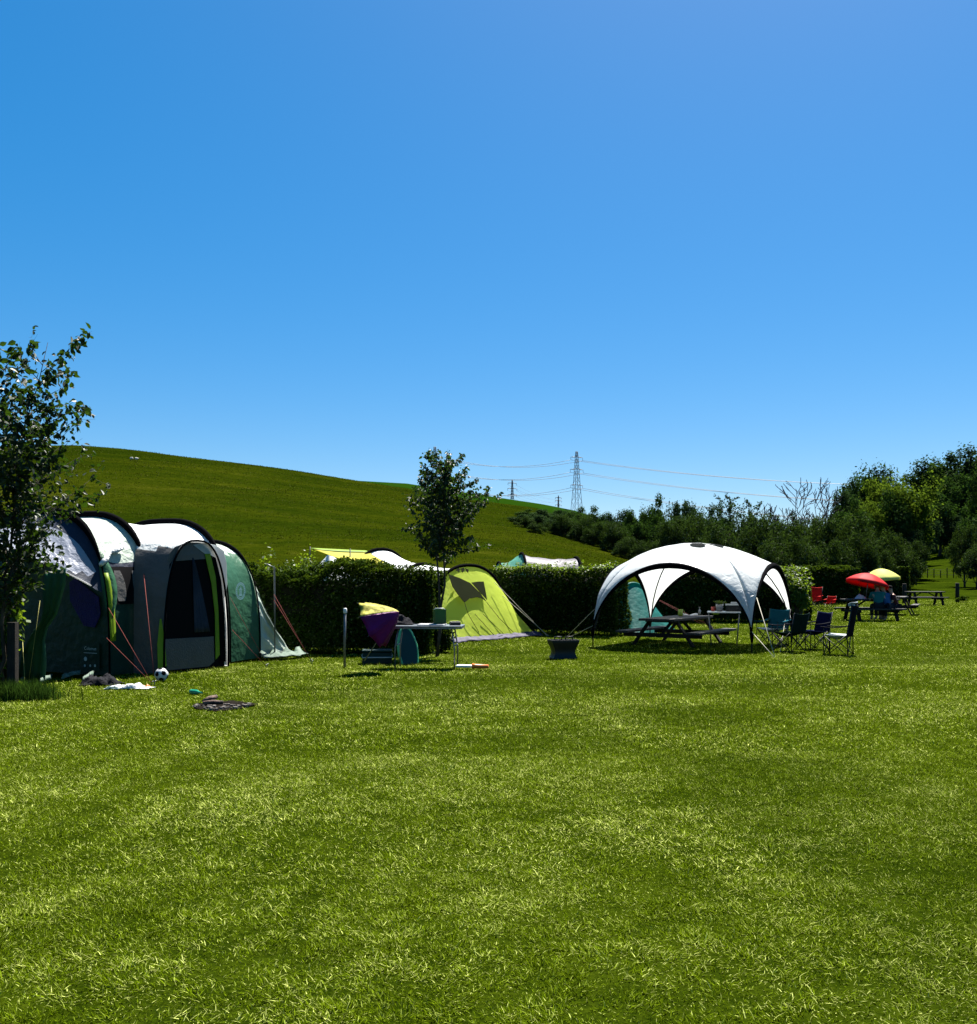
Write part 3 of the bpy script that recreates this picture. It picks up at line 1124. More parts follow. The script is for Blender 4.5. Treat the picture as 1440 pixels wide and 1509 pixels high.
# ------------------------------------------------------------------ the large green family tent
def family_tent():
    O = G(30, 1012)
    Gt = G(446, 969)
    th = math.atan2(Gt.y - O.y, Gt.x - O.x)
    L = (Gt - O).length
    t = empty('family_tent', (O.x, O.y, O.z), th,
              'large green and white tunnel tent with an open porch, behind the leafy young tree', 'tent', None)
    k = L / 5.77
    U = {0: .25 * k, 1: 1.40 * k, 2: 2.22 * k, 3: 3.86 * k, 4: 4.72 * k, 5: 5.72 * k}
    YC, A, H, PW = 1.65, 1.65, 2.60, 3.0
    arch = {1: (U[1], YC, A, H), 2: (U[2], YC, A, H), 3: (U[3], YC, A, H - .03), 4: (U[4], YC, A - .12, 2.22)}
    n = 34
    ring = {i: [Vector((u, y, z)) for y, z in arch_pts(yc, a, h, PW, n)] for i, (u, yc, a, h) in arch.items()}

    def yf(u, z):
        """front wall depth at (u, z)"""
        ks = sorted(arch)
        for i in ks[:-1]:
            if u <= arch[i + 1][0] or i == ks[-2]:
                s = min(max((u - arch[i][0]) / (arch[i + 1][0] - arch[i][0]), 0), 1)
                a = lerp(arch[i][2], arch[i + 1][2], s)
                h = lerp(arch[i][3], arch[i + 1][3], s)
                kk = 1 - .035 * 4 * s * (1 - s)
                h *= kk
                a *= 1 - (1 - kk) * .5
                zz = min(z / h, .999)
                return YC - a * (1 - zz ** PW) ** (1 / PW)
    keys = []

    def mi(kx):
        if kx not in keys:
            keys.append(kx)
        return keys.index(kx)

    def secmat(i, c):
        if i == 1:
            return 'roof_mint' if c.z > 1.82 else ('navy_cloth' if c.z > 1.55 and c.y < 1 else 'tent_dark_green')
        if i == 2:
            return 'roof_white' if c.z > 2.0 else 'tent_grey'
        return 'roof_mint' if c.z > 1.98 else 'tent_green'
    body = MB()
    for i in (1, 2, 3):
        rows = []
        for s in np.linspace(0, 1, 10):
            row = []
            for j in range(n + 1):
                q = ring[i][j].lerp(ring[i + 1][j], s)
                kk = 1 - .035 * 4 * s * (1 - s)
                q = Vector((q.x, YC + (q.y - YC) * (1 - (1 - kk) * .5), q.z * kk))
                if 0 < s < 1 and q.z > .05:
                    q = wrinkle(q, .022, 2.6, i)
                row.append(q)
            rows.append(row)
        body.grid(rows, mfun=lambda a, b, c, i=i: mi(secmat(i, c)))
    body.build('flysheet', [M[x] for x in keys], t)
    # black pole sleeves over the arches
    for i in (1, 2, 3, 4):
        mb = MB()
        pts = [Vector((q.x, YC + (q.y - YC) * 1.012, q.z * 1.014)) for q in ring[i]]
        mb.tube(pts, [.014 + .045 * min(1, max(0, (q.z - 1.75) / .6)) for q in ring[i]], 8)
        sl = mb.build('pole_sleeve', M['black_cloth'], t)
    # lime edging down the front legs
    for i, z0, z1 in ((1, .55, 1.62), (2, .95, 1.75)):
        mb = MB()
        u = arch[i][0] + .03
        rows = []
        for z in np.linspace(z0, z1, 9):
            y = yf(u, z) - .045
            rows.append([Vector((u - .03, y, z)), Vector((u + .07, y - .012, z))])
        mb.grid(rows)
        mb.build('edging', M['lime'], t, thick=.008)
    # ruffled tail that slopes from the last arch to the ground
    mb = MB()
    rows = []
    for si, s in enumerate(np.linspace(0, 1, 12)):
        row = []
        for j in range(2 * n + 1):
            q = ring[4][j // 2].lerp(ring[4][min(j // 2 + 1, n)], .5 * (j % 2))
            h = q.z
            bx = lerp(U[5], U[4] + .25, min(1, abs(q.y - YC) / 1.53) ** 9 * (1 - min(1, h / 1.5)))
            bq = Vector((bx, YC + (q.y - YC) * 1.02, .02))
            r = q.lerp(bq, s)
            ruf = math.sin(j * 1.9) * (.04 + .07 * s) * math.sin(math.pi * min(1, s * 1.1)) * (h > .1)
            r += Vector((ruf, ruf * .9, 0))
            r.x -= .06 * math.sin(math.pi * s) * min(1, h)
            row.append(wrinkle(r, .02, 3, 9) if 0 < s < 1 else r)
        rows.append(row)
    mb.grid(rows)
    mb.build('tail_skirt', M['roof_mint'], t)
    # loose skirt on the grass at the tail
    mb = MB()
    rows = []
    for a in np.linspace(0, 1, 14):
        x = lerp(U[4] - .1, U[5] + .12, a)
        w = .12 + .22 * math.sin(math.pi * a) ** .5
        rows.append([wrinkle(Vector((x, .06 - w * s, .015 + .13 * (1 - s) * (.6 + .5 * math.sin(a * 23 + s * 3)))), .03, 6, 2) for s in np.linspace(0, 1, 6)])
    mb.grid(rows)
    mb.build('ground_skirt', M['mint_dull'], t, thick=.01)
    # upright end pole with a cap
    b0 = ray_local(t, 405, 884, 1, -.02)
    b1 = ray_local(t, 404, 836, 1, -.02)
    mb = MB()
    mb.tube([Vector((b0.x, -.02, .02)), b0, b1, b1 + Vector((-.16, .05, .06))], .016, 7)
    mb.build('end_pole', M['steel'], t)

    # ---- porch with its own arch
    YP = -.48
    pl, pr = ray_local(t, 241, 985, 1, YP).x, ray_local(t, 336, 985, 1, YP).x
    pc, pw = (pl + pr) / 2, (pr - pl) / 2
    PH = ray_local(t, 300, 797, 1, YP).z
    pn = 28
    parch = [Vector((pc - pw * sgnpow(math.cos(a), 2 / 2.7), YP, PH * abs(math.sin(a)) ** (2 / 2.7))) for a in np.linspace(0, math.pi, pn + 1)]
    rows = []
    for s in np.linspace(0, 1, 7):
        row = []
        for q in parch:
            xb = pc + (q.x - pc) * 1.22
            zb = q.z * 1.06
            bq = Vector((xb, yf(xb, zb) - .02, zb))
            r = q.lerp(bq, s)
            row.append(wrinkle(r, .012, 4, 4) if 0 < s < 1 else r)
        rows.append(row)
    pk = ['tent_grey', 'roof_white', 'tent_light_grey']
    mb = MB()
    mb.grid(rows, mfun=lambda a, b, c: (1 if c.z > PH * .93 else (0 if c.x < pc + pw * .4 else 2)))
    mb.build('porch_hood', [M[x] for x in pk], t)
    mb = MB()
    mb.tube([q + Vector((0, -.01, 0)) for q in parch], .018, 7)
    mb.build('porch_pole', M['black_cloth'], t)
    # porch front: black sheet standing in for the doorway's dark inside, pale right upper panel, groundsheet sill, lime edges
    front = MB()
    front.add([ray_local(t, x, y, 1, YP + .035) for x, y in ((241, 990), (246, 900), (250, 832), (262, 814), (300, 803), (313, 823), (323, 860), (327, 905), (331, 982))], [tuple(range(9))])
    door = front.build('door_dark_fill', M['mesh_black'], t)  # black sheet across the open doorway, its shade put into the colour
    poly_panel(t, [(285, 803), (300, 800), (318, 803), (330, 812), (334, 830), (335, 862), (331, 880), (334, 925), (335, 980), (331, 980),
                   (329, 925), (326, 880), (319, 845), (310, 822)], YP + .018, 'side_panel', M['tent_light_grey'], t, thick=.008)
    poly_panel(t, [(302, 816), (310, 816), (318, 850), (322, 900), (324, 965), (318, 972), (317, 905), (312, 860)], YP + .008, 'door_edge', M['lime'], t, thick=.008)
    poly_panel(t, [(310, 818), (318, 822), (326, 855), (331, 905), (333, 975), (325, 975), (323, 905), (318, 850)], YP + .013, 'door_flap', M['black_cloth'], t, thick=.004)
    poly_panel(t, [(236, 912), (238, 912), (243, 945), (246, 982), (233, 985), (232, 950)], YP - .006, 'door_edge', M['lime'], t, thick=.008)
    poly_panel(t, [(243, 942), (315, 938), (316, 975), (308, 982), (246, 988)], YP + .014, 'door_sill', M['groundsheet'], t, thick=.008)
    poly_panel(t, [(258, 806), (276, 799), (296, 800), (309, 812), (312, 823), (256, 827), (246, 829), (250, 815)], YP + .022, 'door_header', M['tent_grey'], t, thick=.006)
    # gathered dark curtain inside the doorway
    mb = MB()
    a0 = ray_local(t, 284, 822, 1, YP + .03)
    rows = []
    for s in np.linspace(0, 1, 14):
        wv = .02 + .34 * s ** .8
        row = []
        for jx in range(15):
            f = jx / 14
            x = a0.x - .02 + f * wv + .05 * s
            row.append(Vector((x, YP + .022 - .008 * math.sin(jx * 1.9), a0.z - s * 1.25)))
        rows.append(row)
    mb.grid(rows)
    mb.build('door_curtain', M['navy_cloth'], t, thick=.004)

    # ---- window bay between the first two arches
    uw0, uw1 = U[1] + .10, U[2] - .07
    mb = MB()
    rows = []
    for z in np.linspace(1.12, 1.72, 8):
        rows.append([Vector((u, yf(u, z) - .014, z)) for u in np.linspace(uw0, uw1, 7)])
    mb.grid(rows)
    win = mb.build('window', M['mesh_black'], t)
    mb = MB()
    for uc, w in ((lerp(uw0, uw1, .30), .20), (lerp(uw0, uw1, .76), .14)):
        rows = []
        for z in np.linspace(1.17, 1.66, 8):
            s = (z - 1.17) / .49
            ww = w * (.35 + .75 * math.sin(math.pi * min(1, .15 + s * .75)))
            rows.append([Vector((uc + f * ww, yf(uc, z) - .022, z)) for f in (-.5, 0, .5)])
        mb.grid(rows)
    mb.build('curtain', M['tent_grey'], win)
    mb = MB()
    pts = [ray_local(t, x, y, 1, -.0) for x, y in ((157, 832), (168, 824), (180, 812), (190, 811), (204, 803))]
    pts = [Vector((p.x, yf(p.x, min(p.z, 2.0)) - .06, p.z)) for p in pts]
    mb.tube(pts, [.035, .05, .045, .055, .04], 9)
    mb.build('rolled_blind', M['white_cloth'], t)

    # ---- near end: hood, dark doorway, flaps
    a1 = ring[1]
    edge0 = ray_local(t, 147, 878, 0, U[1])
    rows = []
    jj = [j for j in range(n + 1) if a1[j].z > edge0.z - .02]
    for s in np.linspace(0, 1, 9):
        row = []
        for j in jj:
            q = a1[j]
            f = 1 - abs(q.y - YC) / A
            f = max(0, min(1, f))
            f = f ** .55
            tip = Vector((lerp(U[1] - .02, U[0] - .1, f), q.y, lerp(edge0.z - .02, 2.22, f)))
            r = q.lerp(tip, s)
            r.z -= .10 * math.sin(math.pi * s) * f
            row.append(wrinkle(r, .02, 3, 7) if 0 < s < 1 else r)
        rows.append(row)
    hk = ['tent_hood', 'navy_cloth']
    mb = MB()
    mb.grid(rows, mfun=lambda a, b, c: 1 if (a < 2 or (c.z < 1.62)) else 0)
    mb.build('front_hood', [M[x] for x in hk], t)
    mb = MB()
    mb.tube(rows[-1], .012, 6)
    mb.build('hood_hem', M['tent_light_grey'], t)
    # green corner panel beside the first arch
    mb = MB()
    rows2 = []
    for z in np.linspace(.9, 1.95, 9):
        y = yf(U[1], z)
        w = .05 + .20 * math.sin(math.pi * (z - .9) / 1.05)
        rows2.append([Vector((U[1] + .02 + w * f * .9, y - .03 - .03 * math.sin(f * 3.1), z)) for f in (-.35, 0, .4, .8)])
    mb.grid(rows2)
    mb.build('corner_flap', M['tent_green'], t, thick=.006)
    wall = MB()
    wall.add([q + Vector((.05, 0, 0)) for q in a1], [tuple(range(n + 1))])
    wall.build('end_wall', M['tent_dark_green'], t)
    ux = U[1] + .03
    poly_panel(t, [(103, 858), (112, 852), (146, 880), (149, 905), (140, 925), (124, 922), (112, 900), (104, 885)], ux, 'inner_tent', M['purple_cloth'], t, axis=0, thick=-.012)
    lab = poly_panel(t, [(119, 950), (147, 948), (147, 988), (119, 991)], ux - .004, 'printed_panel', M['tent_dark_green'], t, axis=0, thick=-.006)
    # curtain tied back at the near corner, then spread to the grass
    uc = .35
    outline = [((66, 846), (97, 836)), ((63, 870), (96, 862)), ((64, 895), (84, 905)), ((60, 915), (70, 925)), ((46, 935), (66, 945)),
               ((32, 965), (68, 972)), ((25, 1008), (66, 1003))]
    rows = []
    for i in range(len(outline) - 1):
        for s in np.linspace(0, 1, 4)[: 4 if i == len(outline) - 2 else 3]:
            l = (lerp(outline[i][0][0], outline[i + 1][0][0], s), lerp(outline[i][0][1], outline[i + 1][0][1], s))
            r = (lerp(outline[i][1][0], outline[i + 1][1][0], s), lerp(outline[i][1][1], outline[i + 1][1][1], s))
            A_, B_ = ray_local(t, l[0], l[1], 0, uc), ray_local(t, r[0], r[1], 0, uc)
            rows.append([A_.lerp(B_, f) + Vector((.035 * math.sin(f * 19), 0, 0)) for f in np.linspace(0, 1, 13)])
    mb = MB()
    mb.grid(rows)
    mb.build('door_curtain', M['tent_green'], t, thick=.006)
    # pale hem of the groundsheet lying in front of the end
    mb = MB()
    for x0, x1, yb in ((35, 62, 1001), (62, 80, 1004), (95, 122, 997), (124, 142, 1000)):
        a_, b_ = ray_local(t, x0, yb + 3, 2, .03), ray_local(t, x1, yb - 4, 2, .05)
        rows = []
        for f in np.linspace(0, 1, 8):
            c = a_.lerp(b_, f)
            rows.append([wrinkle(c + Vector((0, .05, .04)), .03, 9), wrinkle(c + Vector((-.03, 0, .07)), .03, 9), wrinkle(c + Vector((-.10, -.05, .005)), .02, 9)])
        mb.grid(rows)
    mb.build('ground_hem', M['mint_dull'], t, thick=.006)

    # ---- printed marks
    emblem(t, yf, U, arch)
    printed_text(t, lab, ux)

    def line(name, top, tax, tv, foot, mat, mid=None, r=.0035):
        p = ray_local(t, top[0], top[1], tax, tv)
        g = G(*foot)
        Mi = Matrix.LocRotScale(t.location, t.rotation_euler, t.scale).inverted()
        gl = Mi @ g
        pts = [p, gl + Vector((0, 0, .03))]
        guy(name, pts, mat, t, r)
        peg(t, gl)
    line('guy_line', (160, 896), 1, -.03, (224, 1010), M['cord_red'])
    line('guy_line', (157, 940), 1, -.04, (224, 1010), M['cord_red'])
    line('guy_line', (212, 845), 1, -.02, (228, 1009), M['cord_red'], r=.004)
    line('guy_line', (339, 880), 1, YP, (394, 983), M['cord_red'])
    line('guy_line', (342, 928), 1, YP, (392, 984), M['cord_red'])
    line('guy_line', (404, 876), 1, -.05, (458, 976), M['cord_red'])
    line('guy_line', (404, 884), 1, -.05, (460, 978), M['cord_red'])
    line('guy_line', (59, 885), 0, .35, (42, 1010), M['cord_yellow'])
    line('guy_line', (33, 938), 0, .35, (37, 1016), M['cord_yellow'])
    return t


def emblem(t, yf, U, arch):
    """round printed emblem with a lantern on the green bay"""
    c = ray_local(t, 359, 871, 1, .03)
    r = .145
    y = yf(c.x, c.z) - .07
    mb = MB()

    def ringp(r0, r1, a0=0, a1=2 * math.pi, n=40, dy=0.0):
        rows = []
        for i in range(n + 1):
            a = lerp(a0, a1, i / n)
            rows.append([Vector((c.x + math.cos(a) * q * .9, y - dy, c.z + math.sin(a) * q * 1.12)) for q in (r0, r1)])
        mb.grid(rows, smooth=False)
    ringp(r * .90, r)
    ringp(r * .70, r * .76)
    for a in np.linspace(0, 2 * math.pi, 22, endpoint=False):      # ring of small marks standing for lettering
        ringp(r * .79, r * .87, a, a + .16, 2)

    def rect(x0, x1, z0, z1):
        mb.add([(c.x + x0 * r, y, c.z + z0 * r), (c.x + x1 * r, y, c.z + z0 * r), (c.x + x1 * r, y, c.z + z1 * r), (c.x + x0 * r, y, c.z + z1 * r)], [(0, 1, 2, 3)])
    rect(-.28, .28, -.62, -.42)
    rect(-.2, .2, -.38, -.30)
    rect(-.2, -.12, -.30, .15)
    rect(.12, .2, -.30, .15)
    rect(-.05, .05, -.25, .05)
    rect(-.3, .3, .16, .26)
    rect(-.16, .16, .28, .42)
    rect(-.04, .04, .44, .58)
    mb.build('emblem', M['emblem_ink'], t)


def text_mesh(body, size, name, mat, parent, Mx):
    cu = bpy.data.curves.new(name, 'FONT')
    cu.body = body
    cu.size = size
    cu.align_x = 'CENTER'
    o = bpy.data.objects.new(name, cu)
    COL.objects.link(o)
    dg = bpy.context.evaluated_depsgraph_get()
    me = bpy.data.meshes.new_from_object(o.evaluated_get(dg))
    bpy.data.objects.remove(o)
    bpy.data.curves.remove(cu)
    me.transform(Mx)
    me.materials.clear()
    me.materials.append(mat)
    return link(name, me, parent)


def printed_text(t, lab, ux):
    c = ray_local(t, 133, 958, 0, ux - .02)
    # text reads along the end wall: its x axis is the tent's -y, its normal -x
    R3 = Matrix(((0, 0, -1), (-1, 0, 0), (0, 1, 0))).to_4x4()
    text_mesh('Coleman', .075, 'lettering', M['ink_white'], lab, Matrix.Translation(c) @ R3)
    mb = MB()
    c2 = ray_local(t, 133, 962, 0, ux - .02)
    mb.add([c2 + Vector((0, s * .15, z)) for s, z in ((1, 0), (-1, 0), (-1, -.008), (1, -.008))], [(0, 1, 2, 3)])
    for px, py, r in ((126, 971, .035), (125, 981, .022), (133, 981, .02), (140, 981, .022)):
        q = ray_local(t, px, py, 0, ux - .02)
        pm = MB()
        pm.add([q + Vector((0, math.cos(a) * r, math.sin(a) * r)) for a in np.linspace(0, 2 * math.pi, 14, endpoint=False)], [tuple(range(14))])
        pm.build('pictogram', M['ink_white'], lab)
    mb.build('printed_line', M['ink_white'], lab)


# ------------------------------------------------------------------ yellow-green tent
def yellow_tent():
    a, b = G(668, 947), G(789, 937)
    c = (a + b) / 2
    d = (b - a)
    d.z = 0
    e = Vector((-d.y, d.x, 0)).normalized()
    hw = d.length / 2
    rz = math.atan2(e.y, e.x)

    def sec(i, z):
        return 'yg_cloth' if z < (1.15 if i == 0 else .9) else 'roof_white'
    t, rings = tunnel_tent('tunnel_tent', 'yellow-green tunnel tent with a sloping windowed front, pitched beside the sapling', c, rz,
                           [(.95, hw * .99, 1.93), (2.6, 1.42, 1.98), (4.3, 1.5, 2.42), (6.2, 1.25, 1.5)], 0.0, 7.3, sec, 'black_cloth', 'yg_cloth',
                           p=2.25, w0=1.10)
    # panels traced on the sloping front
    pk = Vector((.95, 0, 1.93))
    nrm = Vector((-1.93, 0, .95)).normalized()
    Mw = Matrix.LocRotScale(t.location, t.rotation_euler, t.scale)
    Mi = Mw.inverted()
    cam = Mi @ Vector((0, 0, CAM_H))

    def hit(px, py, off):
        dr = (Mi @ P(px, py, 10)) - cam
        o = nrm * off
        tt = (o - cam).dot(nrm) / dr.dot(nrm)
        return cam + dr * tt

    def panel(name, pix, mat, off=.115):
        mb = MB()
        pts = [hit(x, y, off) for x, y in pix]
        n = len(pts)
        vs = pts + [p - nrm * .01 for p in pts]
        mb.add(vs, [tuple(range(n)), tuple(reversed(range(n, 2 * n)))] + [((i + 1) % n, i, n + i, n + (i + 1) % n) for i in range(n)])
        return mb.build(name, mat, t)
    panel('window', [(661, 846), (678, 852), (693, 859), (706, 872), (717, 886), (709, 881), (702, 880), (692, 882), (685, 888), (675, 876), (667, 864)], M['yg_dark'])
    panel('window', [(695, 858.5), (704, 857), (713, 857), (716, 872), (718, 884), (707, 872)], M['yg_dark'])
    panel('logo_mark', [(671, 842), (675, 837), (678, 838), (677, 843), (674, 841)], M['yg_dark'], .13)
    panel('logo_mark', [(679, 838), (684, 836), (685, 840), (682, 844)], M['yg_dark'], .13)
    panel('logo_mark', [(686, 837), (691, 840), (690, 844), (687, 841)], M['yg_dark'], .13)
    # door seams
    mb = MB()
    for s in ([(685, 889), (690, 905), (706, 932)], [(717, 887), (735, 910), (757, 932)], [(700, 905), (728, 936)], [(712, 905), (742, 934)]):
        mb.tube([hit(x, y, .10) for x, y in s], .008, 5)
    mb.build('door_seam', M['yg_dark'], t)
    # mud flap along the front edge
    mb = MB()
    rows = []
    for f in np.linspace(0, 1, 26):
        y = lerp(hw * 1.1, -hw * 1.08, f)
        w = .16 + .10 * mnoise.noise(Vector((f * 9, 0, 0)))
        rows.append([wrinkle(Vector((.10 - s * (w + .12), y, .11 * (1 - s) + .02)), .035, 7, 3) for s in np.linspace(0, 1, 5)])
    mb.grid(rows)
    mb.build('mud_flap', M['purple_grey_cloth'], t, thick=.01)
    # guys
    for top, foot in (((729, 858), (806, 938)), ((741, 878), (808, 938))):
        p = ray_local(t, top[0], top[1], 0, .6)
        gl = Mi @ G(*foot)
        guy('guy_line', [p, gl + Vector((0, 0, .02))], M['cord_pale'], t, .008)
        peg(t, gl)
    return t


def far_tents():
    # yellow awning in front of a small white tent, seen over the hedge
    t = empty('awning', G(500, 925).xyz * 1.0, 0, 'yellow awning on thin poles showing above the hedge', 'awning')
    o = Vector(t.location)
    mb = MB()
    A_, B_, C_, D_ = P(457, 808, 27.0), P(540, 812, 27.6), P(580, 836, 26.2), P(505, 825, 25.6)
    rows = []
    for s in np.linspace(0, 1, 10):
        rows.append([(A_.lerp(B_, f).lerp(D_.lerp(C_, f), s) - Vector((0, 0, .10 * math.sin(math.pi * f) * math.sin(math.pi * s))) - o) for f in np.linspace(0, 1, 12)])
    mb.grid(rows)
    mb.build('canopy', M['yellow_cloth'], t, thick=.01)
    mb = MB()
    rows = [[p + Vector((0, 0, .012)) for p in r] for r in (rows[0], rows[1])]
    mb.grid(rows)
    mb.build('edge_band', M['lime'], t, thick=.008)
    for q in (A_, P(516, 811, 26.9)):
        mb = MB()
        g = Vector((q.x, q.y, gz(q.x, q.y)))
        mb.tube([g - o, q - o + Vector((0, 0, .05))], .018, 6)
        mb.build('pole', M['dark_steel'], t)

    def sec2(i, z):
        return 'roof_white' if z > .8 else 'lime'
    c = P(486, 850, 31)
    t2, _ = tunnel_tent('small_tent', 'small rounded white tent half hidden behind the yellow awning', (c.x, c.y, gz(c.x, c.y)), R(10),
                        [(-.75, 1.0, 1.75), (0, 1.4, 2.45), (.75, 1.0, 1.9)], -1.5, 1.5, sec2, 'tent_light_grey', 'roof_white', p=2.0)

    def sec3(i, z):
        return ('teal_pale' if i == 0 else 'lilac_cloth') if z > 1.0 else 'tent_dark_green'
    c = P(800, 850, 33)
    t3, _ = tunnel_tent('tunnel_tent', 'lilac-white tunnel tent with a mint end, roof showing over the hedge', (c.x, c.y, gz(c.x, c.y)), R(8),
                        [(-1.55, 1.15, 2.10), (-.75, 1.35, 2.42), (1.18, 1.3, 2.28)], -2.6, 2.2, sec3, 'black_cloth', 'teal_pale', p=2.2, amp=.10, end_front='roof_mint')

    def sec4(i, z):
        return 'teal_cloth'
    c = G(938, 925)
    t4, _ = tunnel_tent('small_tent', 'teal tent peeping out from the hedge end behind the dome', (c.x * .945 - .22, c.y * .945, gz(c.x, c.y)), R(118),
                        [(-.2, .82, 1.42), (1.4, .85, 1.35)], -1.35, 2.6, sec4, 'teal_cloth', 'teal_cloth', p=2.0)
    mb = MB()
    rows = []
    for s in np.linspace(0, 1, 8):
        rows.append([Vector((-.24 - .03 * math.sin(f * 18), lerp(-.30, .42, f) * (.4 + .6 * s), 1.32 - 1.28 * s)) for f in np.linspace(0, 1, 12)])
    mb.grid(rows)
    mb.build('door_curtain', M['teal_pale'], t4, thick=.006)
    for y, x in ((-1.1, -2.4), (-.7, -2.8), (-1.4, -1.6)):
        guy('guy_line', [Vector((-.2, -.45, 1.15)), Vector((x, y * 1.5, .03))], M['cord_red'], t4, .006)


# ------------------------------------------------------------------ dome shelter
def dome_shelter():
    Fp = G(1108, 963)
    Lp, Rp = G(869, 953), G(1170, 946)
    # least change to make the three feet a square
    x = ((Lp - Fp) + Vector((-(Rp - Fp).y, (Rp - Fp).x, 0))) / 2
    x.z = 0
    S = 3.72
    x = x.normalized() * S
    y = Vector((x.y, -x.x, 0))
    c = Fp + (x + y) / 2
    zc = gz(c.x, c.y)
    rz = math.atan2(x.y, x.x)
    t = empty('dome_shelter', (c.x, c.y, zc), rz, 'white dome event shelter open on all sides, standing over the picnic table', 'shelter')
    # local: x from the near right foot (F) to the left foot; -y ... feet at (+-s, +-s)
    hs = S / 2
    apex = (P(1040, 801, c.y).z) - zc
    H = apex
    zt = .42                                  # where cloth ends on a leg
    side = P(990, 832, (Lp.y + Fp.y) / 2).z - zc

    def zcor(m):
        return zt + (H - zt) * max(0, 1 - m ** 2.35) ** .62

    def zmid(m):
        return H - (H - side) * m ** 1.9

    def pt(m, k, q):
        # q-th side; k along the side -1..1
        base = [(k, -1), (1, k), (-k, 1), (-1, -k)][q]
        kk = abs(k)
        g = 1 - max(0, 1 - kk ** 2.0) ** .62
        z = lerp(zmid(m), zcor(m), g)
        pinch = 1 - .030 * math.sin(math.pi * m) * (1 - kk ** 2)
        return Vector((base[0] * m * hs * pinch, base[1] * m * hs * pinch, z))
    mats = ['dome_split', 'dome_backlit']
    for q in range(4):
        ks = [sgnpow(v, .62) for v in np.linspace(-1, 1, 61)]
        ms = [1 - (1 - v) ** 1.35 for v in np.linspace(.17, 1, 26)]
        rows = [[wrinkle(pt(m, k, q), .020 if abs(k) < .9 else .005, 2.6, q) for k in ks] for m in ms]
        mb = MB()

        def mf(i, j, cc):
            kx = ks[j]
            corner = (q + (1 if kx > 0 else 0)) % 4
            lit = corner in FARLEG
            return 1 if lit and cc.z < 1.5 else 0  # far legs painted paler, as if the sun shone through
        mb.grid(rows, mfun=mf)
        mb.build('canopy_panel', [M[k] for k in mats], t)
        # black hem along the arch
        mb = MB()
        mb.tube([pt(1.0, k, q) * 1.0 + Vector((0, 0, -.02)) for k in ks], [lerp(.07, .016, abs(k) ** 1.5) for k in ks], 7)
        mb.build('arch_hem', M['black_cloth'], t)
    # roof cap with vents
    mb = MB()
    rows = [[pt(m, k, q) + Vector((0, 0, .012)) for q in range(4) for k in (-1, -.5, 0, .5)] for m in (.185, .1, .02)]
    mb.grid(rows, closed=True)
    cap = mb.build('roof_cap', M['dome_white'], t)
    for q in range(4):
        for k0, k1 in ((-.75, -.1), (.1, .75)):
            if (q, k0) in ((0, .1), (1, -.75), (2, -.75)):
                continue
            mb = MB()
            rows = []
            for f in np.linspace(0, 1, 6):
                k = lerp(k0, k1, f)
                rows.append([pt(lerp(.20, .20 + .24 * math.sin(math.pi * (.2 + .6 * f)), s), k, q) + Vector((0, 0, .022)) for s in (0, .5, 1)])
            mb.grid(rows)
            mb.build('vent', M['vent_grey'], t)
    # crossing poles under the cloth, down to the feet
    for q in range(4):
        sx, sy = [(-1, -1), (1, -1), (1, 1), (-1, 1)][q]
        fx, fy = sx * hs, sy * hs
        wz = t.matrix_world if False else Matrix.LocRotScale(t.location, t.rotation_euler, t.scale)
        wp = wz @ Vector((fx, fy, 0))
        zf = gz(wp.x, wp.y) - zc
        pts = [Vector((sx * m * hs * .985, sy * m * hs * .985, zcor(m) - .03)) for m in np.linspace(0, .999, 16)]
        pts += [Vector((fx, fy, .2)), Vector((fx, fy, zf - .03))]
        mb = MB()
        mb.tube(pts, .016, 7)
        mb.build('pole', M['dark_steel'], t)
        mb = MB()
        mb.tube([Vector((fx, fy, zt + .02)), Vector((fx * 1.003, fy * 1.003, .22))], [.05, .022], 8)
        mb.build('leg_cuff', M['black_cloth'], t)
    Mi = Matrix.LocRotScale(t.location, t.rotation_euler, t.scale).inverted()

    def gl(a, foot, mat, r=.007):
        gp = Mi @ G(*foot)
        guy('guy_line', [a, gp + Vector((0, 0, .02))], mat, t, r)
    for a, foot in ((pt(1, -.80, 3), (1142, 969)), (Vector((-hs, hs, .47)), (1141, 970))):
        gl(a, foot, M['cord_pale'])
    for sx, sy in ((-1, -1), (1, -1), (1, 1), (-1, 1)):
        w = Matrix.LocRotScale(t.location, t.rotation_euler, t.scale) @ Vector((sx * hs, sy * hs, 0))
        DOMECORN.append(((sx, sy), w))
    lx = min(DOMECORN, key=lambda q: q[1].x)[0]
    rx = max(DOMECORN, key=lambda q: q[1].x)[0]
    gl(Vector((lx[0] * hs, lx[1] * hs, .5)), (831, 944), M['cord_pale'])
    gl(Vector((lx[0] * hs * .93, lx[1] * hs * .93, 1.02)), (831, 944), M['cord_pale'])
    gl(Vector((rx[0] * hs * .95, rx[1] * hs * .95, .9)), (1150, 962), M['cord_pale'], .006)
    return t


DOMECORN = []
FARLEG = (0, 1)

